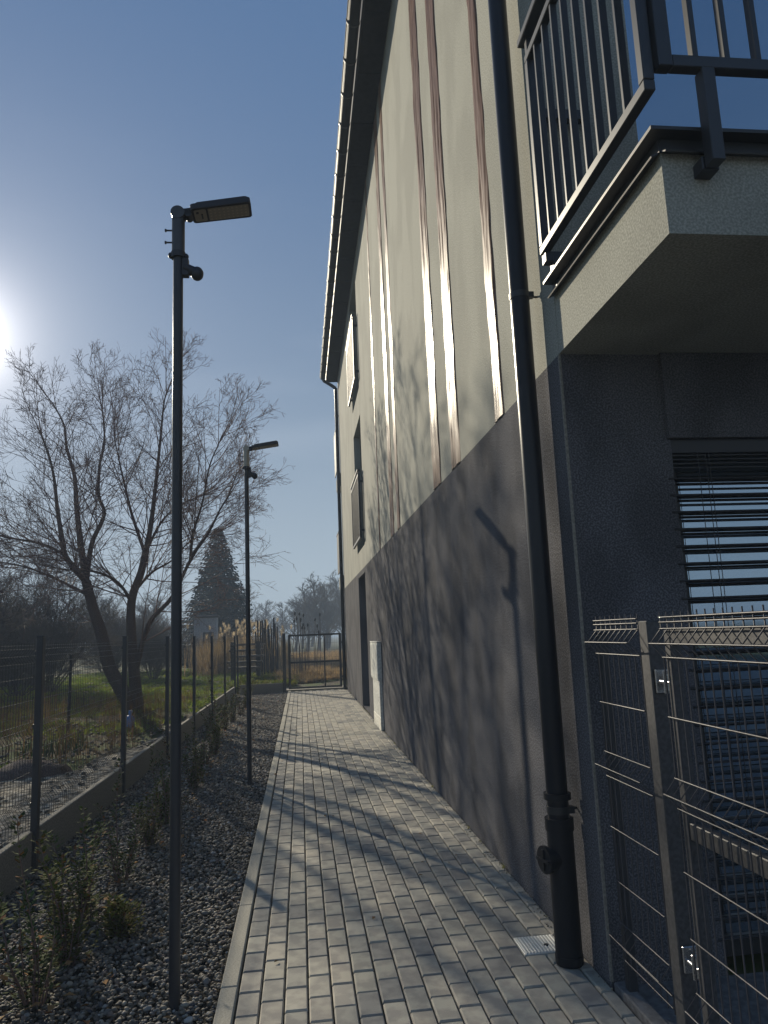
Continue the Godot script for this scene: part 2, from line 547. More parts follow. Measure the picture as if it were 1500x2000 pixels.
func build_path() -> void:
	var base := MB.new()
	base.span(Vector3(-0.302, -0.15, -21.3), Vector3(1.262, -0.02, 1.5))
	var path := structure("path", base.mesh(), M.sand)
	var full := paver_mesh(0.1, 0.2)
	var cut := paver_mesh(0.0625, 0.2)
	var half := paver_mesh(0.1, 0.1)
	var rng := RandomNumberGenerator.new()
	rng.seed = 41
	var rest := []
	for k in M.pavers.size(): rest.append(MB.new())
	var seen := 0
	var rows := []
	for row in 113:
		for col in 16:
			rows.append(Vector2i(row, col))
	for rc in rows:
		var row: int = rc.x; var col: int = rc.y
		var off := 0.1 if col % 2 == 1 else 0.0
		var z := 1.2 - row * 0.2 - off
		if z < -21.15: continue
		var w := 0.1 if col < 15 else 0.0625
		var x := -0.3 + col * 0.1 + w * 0.5
		if x > 1.0 and x < 1.2 and z < -3.55 and z > -3.85: continue
		var tone := rng.randi_range(0, 5)
		var f := rng.randf()
		if f < 0.16: tone = 6
		elif f < 0.26: tone = 3
		var y := rng.randf_range(-0.0022, 0.0014)
		var t := Transform3D(Basis.from_euler(Vector3(rng.randf_range(-0.004, 0.004), rng.randf_range(-0.006, 0.006), rng.randf_range(-0.006, 0.006))), Vector3(x + rng.randf_range(-0.0006, 0.0006), y, z))
		var m := full if col < 15 else cut
		if z < -2.45 and seen < 300:
			seen += 1
			var o := part(path, "paver", m, M.pavers[tone])
			o.transform = t
		else:
			var a := m.surface_get_arrays(0)
			var b: MB = rest[tone]
			var st := b.v.size()
			for q in a[Mesh.ARRAY_VERTEX]: b.v.append(t * q)
			for q in a[Mesh.ARRAY_NORMAL]: b.n.append(t.basis * q)
			for q in a[Mesh.ARRAY_INDEX]: b.i.append(st + q)
	# half pavers beside the metal cover
	for zz in [-3.55, -3.85]:
		part(path, "paver", half, M.pavers[1], false, Vector3(1.15, 0, zz))
	# one mesh with one surface for each tone
	var joined := ArrayMesh.new()
	for k in rest.size():
		var b: MB = rest[k]
		if b.v.is_empty(): continue
		var a := []
		a.resize(Mesh.ARRAY_MAX)
		a[Mesh.ARRAY_VERTEX] = b.v; a[Mesh.ARRAY_NORMAL] = b.n; a[Mesh.ARRAY_INDEX] = b.i
		joined.add_surface_from_arrays(Mesh.PRIMITIVE_TRIANGLES, a)
		joined.surface_set_material(joined.get_surface_count() - 1, M.pavers[k])
	var o := part(path, "farther_pavers", joined, null)
	o.set_meta("kind", "stuff")
	# kerb stones between the gravel and the path
	var kb := MB.new()
	kb.span(Vector3(-0.378, -0.25, -21.3), Vector3(-0.306, -0.1, 1.5))
	var kerb := structure("kerb", kb.mesh(), M.concrete)
	var ks := MB.new()
	ks.bevel_box(Vector3.ZERO, Vector3(0.076, 0.2, 0.994), 0.006)
	var km := ks.mesh()
	for k in 23:
		var p := part(kerb, "kerb_stone", km, M.kerb)
		p.position = Vector3(-0.342 + rng.randf_range(-0.001, 0.001), -0.095 + rng.randf_range(0, 0.003), 0.95 - k)
		p.rotation.y = rng.randf_range(-0.001, 0.001)
	# edging under the fence in line with the house wall
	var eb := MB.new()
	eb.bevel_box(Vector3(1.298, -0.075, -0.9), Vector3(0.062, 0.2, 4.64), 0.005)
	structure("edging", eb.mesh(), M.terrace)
	# gravel bed
	var gb := MB.new()
	gb.span(Vector3(-1.87, -0.2, -21.2), Vector3(-0.381, -0.04, 1.5))
	var bed := structure("gravel_bed", gb.mesh(), M.sand)
	var greys := [lin(0.2, 0.175, 0.14), lin(0.27, 0.235, 0.185), lin(0.13, 0.118, 0.105), lin(0.35, 0.32, 0.26), lin(0.2, 0.17, 0.135), lin(0.27, 0.2, 0.16), lin(0.085, 0.085, 0.095), lin(0.4, 0.38, 0.35)]
	for kind in 5:
		var pb := MB.new()
		pb.ball(Vector3.ZERO, Vector3(1, 0.52, 0.74), 5, 8)
		for q in pb.v.size():
			var d := pb.v[q]
			pb.v[q] = d * (1.0 + 0.16 * sin(d.x * 3.1 + kind * 1.7) * cos(d.z * 2.7 + kind) + 0.1 * sin(d.y * 4.0 + kind * 2.2 + d.x * 2.0))
		var mm := MultiMesh.new()
		mm.transform_format = MultiMesh.TRANSFORM_3D
		mm.use_colors = true
		mm.mesh = pb.mesh()
		var spots := []
		var cols := []
		for q in 15500:
			var z := -0.5 - 20.65 * pow(rng.randf(), 1.55)
			var x := rng.randf_range(-1.86, -0.392)
			var size := rng.randf_range(0.006, 0.0145) * (1.5 if rng.randf() < 0.1 else 1.0)
			if z < -8.0: size *= 1.25
			var bs := Basis.from_euler(Vector3(rng.randf_range(-0.5, 0.5), rng.randf() * TAU, rng.randf_range(-0.5, 0.5))) * Basis.from_scale(Vector3.ONE * size)
			spots.append(Transform3D(bs, Vector3(x, -0.036 + rng.randf_range(0.0, 0.018) + size * 0.4, z)))
			var col: Color = greys[rng.randi() % 8] if rng.randf() < 0.6 else greys[rng.randi() % 3]
			var lc := col.srgb_to_linear() * rng.randf_range(0.4, 1.0)
			lc.a = 1.0
			cols.append(lc)
		mm.instance_count = spots.size()
		for q in spots.size():
			mm.set_instance_transform(q, spots[q])
			mm.set_instance_color(q, cols[q])
		var mi := MultiMeshInstance3D.new()
		mi.name = "pebbles" if kind == 0 else "pebbles_%03d" % kind
		mi.multimesh = mm
		mi.material_override = M.stone
		mi.set_meta("kind", "stuff")
		bed.add_child(mi, true)
	# ribbed metal cover in the paving by the downpipe
	var cover := thing("access_cover", Vector3(1.1, 0, -3.7), "small ribbed silver metal cover in the paving beside the downpipe foot", "cover")
	var pl := MB.new()
	pl.bevel_box(Vector3(0, -0.008, 0), Vector3(0.195, 0.02, 0.194), 0.002)
	part(cover, "plate", pl.mesh(), M.cover)
	var ribs := MB.new()
	for k in 12:
		ribs.bevel_box(Vector3(-0.085 + k * 0.0155, 0.003, 0), Vector3(0.007, 0.005, 0.18), 0.0012)
	part(cover, "rib_field", ribs.mesh(), M.cover)
	var slot := MB.new()
	slot.rod(Vector3(0.03, 0.002, 0.02), Vector3(0.03, 0.0065, 0.02), 0.012, 10)
	part(cover, "lifting_hole", slot.mesh(), M.frame)

# ---------------------------------------------------------------- house

func wall_quad(mb: MB, y0: float, y1: float, z0: float, z1: float) -> void:
	# a piece of the long wall, facing -x; z0 nearer the camera than z1
	mb.quad(Vector3(WALL_X, y0, z1), Vector3(WALL_X, y0, z0), Vector3(WALL_X, y1, z0), Vector3(WALL_X, y1, z1))

func front_quad(mb: MB, x0: float, x1: float, y0: float, y1: float, z := CORNER_Z) -> void:
	mb.quad(Vector3(x0, y0, z), Vector3(x1, y0, z), Vector3(x1, y1, z), Vector3(x0, y1, z))

func reveal(mb: MB, y0: float, y1: float, z0: float, z1: float, depth: float) -> void:
	var a := WALL_X; var b := WALL_X + depth
	mb.quad(Vector3(a, y0, z1), Vector3(b, y0, z1), Vector3(b, y1, z1), Vector3(a, y1, z1))   # far jamb faces the camera
	mb.quad(Vector3(b, y0, z0), Vector3(a, y0, z0), Vector3(a, y1, z0), Vector3(b, y1, z0))
	mb.quad(Vector3(a, y1, z0), Vector3(a, y1, z1), Vector3(b, y1, z1), Vector3(b, y1, z0))   # lintel
	mb.quad(Vector3(a, y0, z1), Vector3(a, y0, z0), Vector3(b, y0, z0), Vector3(b, y0, z1))   # sill

func build_house() -> void:
	var top := 9.06
	var right := 10.0
	var house := thing("apartment_house", Vector3(WALL_X, 0, -12), "three storey rendered house, cream above and charcoal below, with brown vertical stripes", "apartment house")
	# openings of the long wall: z near, z far, y low, y high
	var zn := -13.95; var zf := -15.75
	var up := MB.new()
	var lowr := MB.new()
	wall_quad(up, FLOOR_TOP, top, CORNER_Z, zn)
	wall_quad(up, FLOOR_TOP, 3.2, zn, zf)
	wall_quad(up, 5.8, 6.35, zn, zf)
	wall_quad(up, 8.8, top, zn, zf)
	wall_quad(up, FLOOR_TOP, top, zf, END_Z)
	reveal(up, 3.2, 5.8, zn, zf, 0.2)
	reveal(up, 6.35, 8.8, zn, zf, 0.2)
	# front of the house above the ground floor, with the balcony door opening
	front_quad(up, WALL_X, 1.78, FLOOR_TOP, top)
	front_quad(up, 1.78, 4.2, 5.5, top)
	front_quad(up, 4.2, right, FLOOR_TOP, top)
	for s in [[1.78, 1.0], [4.2, -1.0]]:
		var q := [Vector3(s[0], FLOOR_TOP, CORNER_Z), Vector3(s[0], FLOOR_TOP, CORNER_Z - 0.16), Vector3(s[0], 5.5, CORNER_Z - 0.16), Vector3(s[0], 5.5, CORNER_Z)]
		up._face(q, Vector3(s[0] - s[1], 4, CORNER_Z))
	up.quad(Vector3(1.78, 5.5, CORNER_Z - 0.16), Vector3(4.2, 5.5, CORNER_Z - 0.16), Vector3(4.2, 5.5, CORNER_Z), Vector3(1.78, 5.5, CORNER_Z))
	# far end, back and gable
	up.quad(Vector3(right, FLOOR_TOP, END_Z), Vector3(WALL_X, FLOOR_TOP, END_Z), Vector3(WALL_X, top, END_Z), Vector3(right, top, END_Z))
	up.quad(Vector3(right, 0, CORNER_Z), Vector3(right, 0, END_Z), Vector3(right, top, END_Z), Vector3(right, top, CORNER_Z))
	part(house, "upper_wall", up.mesh(), M.cream, true)
	wall_quad(lowr, -0.1, FLOOR_TOP, CORNER_Z, -14.1)
	wall_quad(lowr, 2.68, FLOOR_TOP, -14.1, zf)
	wall_quad(lowr, -0.1, FLOOR_TOP, zf, END_Z)
	reveal(lowr, 0.02, 2.68, -14.1, zf, 0.28)
	front_quad(lowr, WALL_X, 1.78, -0.1, FLOOR_TOP)
	front_quad(lowr, 1.78, 4.2, 2.42, FLOOR_TOP)
	front_quad(lowr, 4.2, right, -0.1, FLOOR_TOP)
	for s in [[1.78, 1.0], [4.2, -1.0]]:
		var q := [Vector3(s[0], -0.1, CORNER_Z), Vector3(s[0], -0.1, CORNER_Z - 0.18), Vector3(s[0], 2.42, CORNER_Z - 0.18), Vector3(s[0], 2.42, CORNER_Z)]
		lowr._face(q, Vector3(s[0] - s[1], 1, CORNER_Z))
	lowr.quad(Vector3(right, -0.1, END_Z), Vector3(WALL_X, -0.1, END_Z), Vector3(WALL_X, FLOOR_TOP, END_Z), Vector3(right, FLOOR_TOP, END_Z))
	tag(part(house, "lower_wall", lowr.mesh(), M.dark, true), "charcoal rendered ground floor wall")
	# light bead on the corner
	var bead := MB.new()
	bead.span(Vector3(WALL_X - 0.003, 0.02, CORNER_Z - 0.012), Vector3(WALL_X + 0.007, 2.786, CORNER_Z + 0.003))
	part(house, "corner_bead", bead.mesh(), M.concrete, true)
	# plastered box over the window
	var pb := MB.new()
	pb.span(Vector3(1.76, 2.36, CORNER_Z), Vector3(4.2, 2.785, CORNER_Z + 0.03))
	part(house, "blind_box", pb.mesh(), M.dark, true)
	# roof with boxed eaves
	var rf := MB.new()
	var e := 0.93
	rf.quad(Vector3(e, 9.2, END_Z - 0.25), Vector3(e, 9.2, CORNER_Z + 0.4), Vector3(6.0, 11.6, CORNER_Z + 0.4), Vector3(6.0, 11.6, END_Z - 0.25))
	rf.quad(Vector3(right + 0.5, 9.2, CORNER_Z + 0.4), Vector3(right + 0.5, 9.2, END_Z - 0.25), Vector3(6.0, 11.6, END_Z - 0.25), Vector3(6.0, 11.6, CORNER_Z + 0.4))
	for zz in [CORNER_Z + 0.4, END_Z - 0.25]:
		rf._face([Vector3(e, 9.2, zz), Vector3(right + 0.5, 9.2, zz), Vector3(6.0, 11.6, zz), Vector3(6.0, 11.6, zz)], Vector3(5, 10, -12))
	rf.quad(Vector3(right + 0.5, 9.2, END_Z - 0.25), Vector3(right + 0.5, 9.2, CORNER_Z + 0.4), Vector3(e, 9.2, CORNER_Z + 0.4), Vector3(e, 9.2, END_Z - 0.25))
	part(house, "roof", rf.mesh(), M.anth_matt, true)
	var fb := MB.new()
	fb.span(Vector3(e - 0.012, 9.03, END_Z - 0.24), Vector3(e + 0.012, 9.22, CORNER_Z + 0.39))
	part(house, "fascia", fb.mesh(), M.anth_matt, true)
	var so := MB.new()
	so.span(Vector3(e + 0.013, 9.062, END_Z - 0.24), Vector3(right + 0.4, 9.075, CORNER_Z + 0.39))
	var sf := part(house, "soffit", so.mesh(), M.soffit, true)
	for k in 18:
		var b := MB.new()
		b.bevel_box(Vector3.ZERO, Vector3(0.31, 0.012, 0.985), 0.003)
		part(sf, "soffit_panel", b.mesh(), M.soffit, true, Vector3(1.102, 9.055, CORNER_Z - 0.1 - k))
	# gutter: half round, with brackets
	var gx := 0.826; var gy := 9.1; var gr := 0.08
	var gu := MB.new()
	var z0 := CORNER_Z + 0.4; var z1 := END_Z + 0.05
	for side in 2:
		var r := gr if side == 0 else gr - 0.004
		for k in 12:
			var a0 := PI + PI * k / 12.0; var a1 := PI + PI * (k + 1) / 12.0
			var p0 := Vector3(gx + cos(a0) * r, gy + sin(a0) * r, 0); var p1 := Vector3(gx + cos(a1) * r, gy + sin(a1) * r, 0)
			var q := [p0 + Vector3(0, 0, z1), p0 + Vector3(0, 0, z0), p1 + Vector3(0, 0, z0), p1 + Vector3(0, 0, z1)]
			if side == 0: gu._face(q, Vector3(gx, gy, (z0 + z1) * 0.5))
			else: gu.quad(q[3], q[2], q[1], q[0]) if (q[1] - q[0]).cross(q[2] - q[0]).dot(q[0] - Vector3(gx, gy, z1)) > 0 else gu.quad(q[0], q[1], q[2], q[3])
	gu.rod(Vector3(gx - gr, gy + 0.004, z1), Vector3(gx - gr, gy + 0.004, z0), 0.009, 8)
	var cap := PackedVector2Array()
	for k in 13: cap.append(Vector2(cos(PI + PI * k / 12.0), sin(PI + PI * k / 12.0)) * gr)
	for zz in [z0, z1]:
		gu.prism(cap, -0.004, 0.004, Transform3D(Basis(Vector3.RIGHT, Vector3.BACK, Vector3.UP), Vector3(gx, gy, zz)))
	var gut := part(house, "gutter", gu.mesh(), M.anth_matt, true)
	var br := MB.new()
	for k in 12:
		var a0 := PI + PI * k / 12.0; var a1 := PI + PI * (k + 1) / 12.0
		var r := gr + 0.006
		for w in [0]:
			br.box(Vector3(cos((a0 + a1) * 0.5) * r, sin((a0 + a1) * 0.5) * r, 0), Vector3(0.006, r * PI / 12.0 * 1.05, 0.03), Basis(Vector3.BACK, (a0 + a1) * 0.5))
	br.box(Vector3(-gr - 0.004, 0.012, 0), Vector3(0.016, 0.03, 0.032))
	var bm := br.mesh()
	var zz := z0 - 0.25
	while zz > z1:
		part(gut, "gutter_bracket", bm, M.frame, true, Vector3(gx, gy, zz))
		zz -= 0.62
	# brown glossy stripes on the cream wall
	var rng := RandomNumberGenerator.new()
	rng.seed = 77
	for s in [[-6.58, -6.22, 2], [-5.76, -5.42, 2], [-4.40, -4.19, 1], [-11.35, -11.2, 1], [-9.86, -9.52, 2], [-9.18, -8.92, 1]]:
		part(house, "wall_stripe", stripe_mesh(s[0], s[1], s[2], rng), M.stripe, true)
	# french windows with railings in the long wall
	for lv in [[3.2, 5.8, 3.32, 4.58], [6.35, 8.8, 6.52, 7.78]]:
		french_window(house, lv[0], lv[1], lv[2], lv[3], zn, zf)
	# side door in the ground floor
	var db := MB.new()
	db.span(Vector3(WALL_X + 0.22, 0.02, zf + 0.02), Vector3(WALL_X + 0.27, 2.66, -14.12))
	var dp := part(house, "side_door", db.mesh(), M.frame, true)
	var gl := MB.new()
	gl.span(Vector3(WALL_X + 0.212, 0.9, zf + 0.3), Vector3(WALL_X + 0.2195, 2.45, -14.4))
	part(dp, "door_pane", gl.mesh(), M.glass, true)
	balcony(house)
	ground_window(house)
	downpipes(house)
	# balcony fronts that show past the far corner
	for lv in [[3.3, 4.45], [6.3, 7.52]]:
		var fr := MB.new()
		fr.span(Vector3(1.165, lv[0], END_Z - 1.2), Vector3(1.19, lv[1], END_Z - 0.25))
		fr.span(Vector3(1.155, lv[1] + 0.003, END_Z - 1.22), Vector3(1.2, lv[1] + 0.04, END_Z - 0.2))
		part(house, "far_balcony_rail", fr.mesh(), M.anth_matt, true)
		var sl := MB.new()
		sl.span(Vector3(1.2, lv[0] - 0.45, END_Z - 1.2), Vector3(6, lv[0] - 0.1, END_Z - 0.003))
		part(house, "far_balcony_slab", sl.mesh(), M.cream, true)

func stripe_mesh(z1: float, z0: float, ridges: int, rng: RandomNumberGenerator) -> ArrayMesh:
	var mb := MB.new()
	var y0 := FLOOR_TOP + 0.002; var y1 := 9.05
	var rows := 150
	var cols := 16 * ridges + 1
	var f := FastNoiseLite.new()
	f.seed = rng.randi() % 1000
	f.frequency = 1.0
	f.fractal_octaves = 3
	for r in rows + 1:
		var y := lerpf(y0, y1, float(r) / rows)
		var ea := f.get_noise_2d(y * 2.2, 10.0) * 0.018
		var eb := f.get_noise_2d(y * 2.2, 40.0) * 0.018
		for k in cols:
			var t := float(k) / (cols - 1)
			var z := lerpf(z0 + ea, z1 + eb, t)
			var rd := fmod(t * ridges, 1.0)
			var h := 0.0055 + 0.0045 * sin(PI * clampf(rd, 0, 1)) + 0.007 * f.get_noise_2d(y * 0.9, z * 11.0) + 0.004 * f.get_noise_2d(y * 1.5 + 50.0, z * 26.0)
			if k == 0 or k == cols - 1: h = -0.002
			mb.v.append(Vector3(WALL_X - maxf(h, 0.0015) if k > 0 and k < cols - 1 else WALL_X + 0.002, y, z))
			mb.n.append(Vector3.ZERO)
	for r in rows:
		for k in cols - 1:
			var a := r * cols + k
			var b := a + 1; var c := a + cols; var d := c + 1
			# outward is -x
			for t3 in [[a, b, c], [b, d, c]]:
				var m: Vector3 = (mb.v[t3[1]] - mb.v[t3[0]]).cross(mb.v[t3[2]] - mb.v[t3[0]])
				if m.x > 0: mb.i.append_array(PackedInt32Array([t3[0], t3[1], t3[2]])); m = -m
				else: mb.i.append_array(PackedInt32Array([t3[0], t3[2], t3[1]]))
				for q in t3: mb.n[q] += m
	for q in mb.n.size(): mb.n[q] = mb.n[q].normalized()
	return mb.mesh()

func french_window(house: Node3D, y0: float, y1: float, r0: float, r1: float, zn: float, zf: float) -> void:
	var b := MB.new()
	var x := WALL_X + 0.15
	var t := 0.07
	b.span(Vector3(x, y0, zn), Vector3(x + 0.05, y1, zn - t)); b.span(Vector3(x, y0, zf + t), Vector3(x + 0.05, y1, zf))
	b.span(Vector3(x, y1 - t, zn - t - 0.001), Vector3(x + 0.05, y1, zf + t + 0.001)); b.span(Vector3(x, y0, zn - t - 0.001), Vector3(x + 0.05, y0 + t, zf + t + 0.001))
	var mid := (zn + zf) * 0.5
	b.span(Vector3(x + 0.002, y0 + t + 0.001, mid - 0.05), Vector3(x + 0.048, y1 - t - 0.001, mid + 0.05))
	var w := part(house, "french_window", b.mesh(), M.frame, true)
	for s in [[zn - t, mid + 0.05], [mid - 0.05, zf + t]]:
		var g := MB.new()
		g.span(Vector3(x + 0.02, y0 + t, s[0]), Vector3(x + 0.03, y1 - t, s[1]))
		part(w, "pane", g.mesh(), M.glass, true)
	# railing: frame in front of the wall, flat bars
	var rx := WALL_X - 0.075
	var a := zn + 0.06; var z := zf - 0.02
	var fr := MB.new()
	fr.span(Vector3(rx - 0.02, r0, a), Vector3(rx + 0.02, r1, a - 0.04)); fr.span(Vector3(rx - 0.02, r0, z + 0.04), Vector3(rx + 0.02, r1, z))
	fr.span(Vector3(rx - 0.02, r1 - 0.04, a - 0.041), Vector3(rx + 0.02, r1, z + 0.041)); fr.span(Vector3(rx - 0.02, r0, a - 0.041), Vector3(rx + 0.02, r0 + 0.04, z + 0.041))
	for yy in [r0 + 0.15, r1 - 0.15]:
		for q in [a - 0.02, z + 0.02]: fr.span(Vector3(rx + 0.021, yy - 0.02, q - 0.018), Vector3(WALL_X, yy + 0.02, q + 0.018))
	fr.span(Vector3(rx - 0.03, r1 + 0.06, a + 0.01), Vector3(rx + 0.03, r1 + 0.09, z - 0.01))
	for q in [a - 0.02, z + 0.02]: fr.span(Vector3(rx - 0.012, r1 + 0.001, q - 0.012), Vector3(rx + 0.012, r1 + 0.059, q + 0.012))
	var rail := part(house, "window_railing", fr.mesh(), M.anth, true)
	var bb := MB.new()
	bb.box(Vector3.ZERO, Vector3(0.02, r1 - r0 - 0.082, 0.03))
	var bm := bb.mesh()
	var q := a - 0.14
	while q > z + 0.08:
		part(rail, "railing_bar", bm, M.anth_matt, true, Vector3(rx, (r0 + r1) * 0.5, q))
		q -= 0.115

func balcony(house: Node3D) -> void:
	var zf := -2.156
	var sb := MB.new()
	sb.span(Vector3(WALL_X + 0.001, 2.789, CORNER_Z + 0.002), Vector3(9, 3.13, zf))
	part(house, "balcony_slab", sb.mesh(), M.cream, true)
	# metal drip edge round the slab
	var fl := MB.new()
	fl.span(Vector3(WALL_X - 0.055, 3.137, CORNER_Z + 0.01), Vector3(9.05, 3.15, zf + 0.055))
	fl.span(Vector3(WALL_X - 0.006, 3.085, CORNER_Z + 0.003), Vector3(WALL_X - 0.001, 3.136, zf + 0.005))
	fl.span(Vector3(WALL_X + 0.0, 3.085, zf + 0.001), Vector3(9.05, 3.136, zf + 0.006))
	fl.box(Vector3(WALL_X - 0.018, 3.08, (CORNER_Z + zf) * 0.5), Vector3(0.034, 0.006, zf - CORNER_Z), Basis(Vector3.BACK, 0.45))
	fl.box(Vector3((WALL_X + 9.05) * 0.5, 3.08, zf + 0.02), Vector3(9.05 - WALL_X, 0.006, 0.034), Basis(Vector3.RIGHT, 0.45))
	part(house, "balcony_edge", fl.mesh(), M.frame, true)
	# side railing: frame, bars, handrail
	var x := 1.205
	var zc := zf + 0.085
	var b0 := 3.28; var b1 := 4.32
	var sr := MB.new()
	sr.bevel_box(Vector3(x, b0, (zc - 3.17) * 0.5), Vector3(0.04, 0.04, 3.17 + zc - 0.002), 0.003)
	sr.bevel_box(Vector3(x, b1, (zc - 3.17) * 0.5), Vector3(0.04, 0.04, 3.17 + zc - 0.002), 0.003)
	sr.bevel_box(Vector3(x, (b0 + b1) * 0.5, -3.15), Vector3(0.04, b1 - b0 - 0.042, 0.04), 0.003)
	sr.bevel_box(Vector3(x, (b0 + b1) * 0.5, zc - 0.02), Vector3(0.04, b1 - b0 - 0.042, 0.04), 0.003)
	sr.bevel_box(Vector3(x - 0.005, b1 + 0.13, (zc - 3.2) * 0.5), Vector3(0.06, 0.04, 3.2 + zc + 0.03), 0.004)
	for q in [-3.15, -2.65, zc - 0.02]: sr.span(Vector3(x - 0.014, b1 + 0.021, q - 0.014), Vector3(x + 0.014, b1 + 0.109, q + 0.014))
	sr.span(Vector3(x + 0.021, 4.0, -3.16), Vector3(1.5, 4.05, -3.2)); sr.span(Vector3(x - 0.01, b0 - 0.07, -3.12), Vector3(WALL_X + 0.1, b0 - 0.022, -3.17))
	sr.span(Vector3(WALL_X - 0.03, 3.151, -3.17), Vector3(WALL_X + 0.02, b0 - 0.023, -3.12 + 0.002))
	var side := part(house, "side_railing", sr.mesh(), M.anth, true)
	var bb := MB.new()
	bb.bevel_box(Vector3.ZERO, Vector3(0.03, b1 - b0 - 0.042, 0.018), 0.002)
	var bm := bb.mesh()
	for k in 8:
		part(side, "railing_bar", bm, M.anth, true, Vector3(x, (b0 + b1) * 0.5, -3.04 + k * 0.115))
	# front railing
	var z := zf + 0.085
	var f0 := 3.36; var f1 := 4.4
	var fr := MB.new()
	fr.bevel_box(Vector3(4.878, f0, z), Vector3(7.188, 0.045, 0.04), 0.003)
	fr.bevel_box(Vector3(4.878, f1, z), Vector3(7.188, 0.045, 0.04), 0.003)
	fr.bevel_box(Vector3(1.258, (f0 + f1) * 0.5, z), Vector3(0.05, f1 - f0 + 0.046, 0.044), 0.003)
	fr.bevel_box(Vector3(4.9, f1 + 0.13, z), Vector3(7.3, 0.04, 0.06), 0.004)
	for q in 5: fr.bevel_box(Vector3(1.405 + q * 1.4, 3.165, z), Vector3(0.046, 0.343, 0.05), 0.003)
	for q in 5: fr.bevel_box(Vector3(1.405 + q * 1.4, 3.015, (z + zf) * 0.5 - 0.013), Vector3(0.06, 0.05, z - zf - 0.026), 0.003)
	for q in 5: fr.span(Vector3(1.39 + q * 1.4, f1 + 0.023, z - 0.014), Vector3(1.418 + q * 1.4, f1 + 0.11, z + 0.014))
	var front := part(house, "front_railing", fr.mesh(), M.anth, true)
	var fb := MB.new()
	fb.bevel_box(Vector3.ZERO, Vector3(0.02, f1 - f0 - 0.047, 0.03), 0.002)
	var fm := fb.mesh()
	for k in 60:
		part(front, "railing_bar", fm, M.anth, true, Vector3(1.372 + k * 0.115, (f0 + f1) * 0.5, z))
	# balcony door
	var db := MB.new()
	db.span(Vector3(1.78, 3.15, CORNER_Z - 0.15), Vector3(1.83, 5.5, CORNER_Z - 0.1)); db.span(Vector3(4.15, 3.15, CORNER_Z - 0.15), Vector3(4.2, 5.5, CORNER_Z - 0.1))
	db.span(Vector3(1.831, 5.43, CORNER_Z - 0.15), Vector3(4.149, 5.5, CORNER_Z - 0.1)); db.span(Vector3(1.831, 3.15, CORNER_Z - 0.15), Vector3(4.149, 3.2, CORNER_Z - 0.1))
	db.span(Vector3(2.95, 3.201, CORNER_Z - 0.148), Vector3(3.05, 5.429, CORNER_Z - 0.102))
	var dr := part(house, "balcony_door", db.mesh(), M.frame, true)
	for s in [[1.83, 2.95], [3.05, 4.15]]:
		var g := MB.new()
		g.span(Vector3(s[0], 3.2, CORNER_Z - 0.13), Vector3(s[1], 5.43, CORNER_Z - 0.12))
		part(dr, "pane", g.mesh(), M.glass, true)

func ground_window(house: Node3D) -> void:
	var b := MB.new()
	var z := CORNER_Z - 0.17
	b.span(Vector3(1.78, 0.02, z), Vector3(1.86, 2.42, z + 0.05)); b.span(Vector3(4.12, 0.02, z), Vector3(4.2, 2.42, z + 0.05))
	b.span(Vector3(1.861, 2.3, z), Vector3(4.119, 2.42, z + 0.05)); b.span(Vector3(1.861, 0.02, z), Vector3(4.119, 0.1, z + 0.05))
	b.span(Vector3(2.94, 0.101, z + 0.002), Vector3(3.06, 2.299, z + 0.048))
	var w := part(house, "terrace_window", b.mesh(), M.frame, true)
	for s in [[1.86, 2.94], [3.06, 4.12]]:
		var g := MB.new()
		g.span(Vector3(s[0], 0.1, z + 0.015), Vector3(s[1], 2.3, z + 0.027))
		part(w, "pane", g.mesh(), M.glass, true)
	# outside venetian blind: head rail, slats, cords
	var hb := MB.new()
	hb.bevel_box(Vector3(2.96, 2.325, CORNER_Z - 0.04), Vector3(2.42, 0.07, 0.075), 0.004)
	for k in 4: hb.bevel_box(Vector3(2.96, 2.28 - k * 0.02, CORNER_Z - 0.04), Vector3(2.42, 0.008, 0.076), 0.002)
	var blind := part(house, "venetian_blind", hb.mesh(), M.slat, true)
	var sl := MB.new()
	var tilt := Basis(Vector3.RIGHT, -0.2)
	for q in 4:
		var a := -0.04 + q * 0.02
		var bow := -0.006 * pow(absf(q - 1.5) / 1.5, 2.0)
		sl.box(tilt * Vector3(0, bow, a + 0.01), Vector3(2.42, 0.0035, 0.0202), tilt)
	sl.rod(tilt * Vector3(-1.21, -0.006, 0.04), tilt * Vector3(1.21, -0.006, 0.04), 0.006, 6)
	sl.rod(tilt * Vector3(-1.21, -0.006, -0.04), tilt * Vector3(1.21, -0.006, -0.04), 0.005, 6)
	var sm := sl.mesh()
	for k in 26:
		part(blind, "slat", sm, M.slat, true, Vector3(2.96, 2.165 - k * 0.081, CORNER_Z - 0.04))
	for xx in [1.905, 1.945, 1.962, 2.9, 3.7]:
		var c := MB.new()
		c.wire(Vector3(xx, 0.1, CORNER_Z + 0.006), Vector3(xx, 2.29, CORNER_Z + 0.006), 0.0022)
		part(blind, "cord", c.mesh(), M.slat, true)

func pipe_rings(mb: MB, at: Vector3, ys: Array, r: float) -> void:
	for y in ys: mb.rod(at + Vector3(0, y - 0.014, 0), at + Vector3(0, y + 0.014, 0), r, 24)

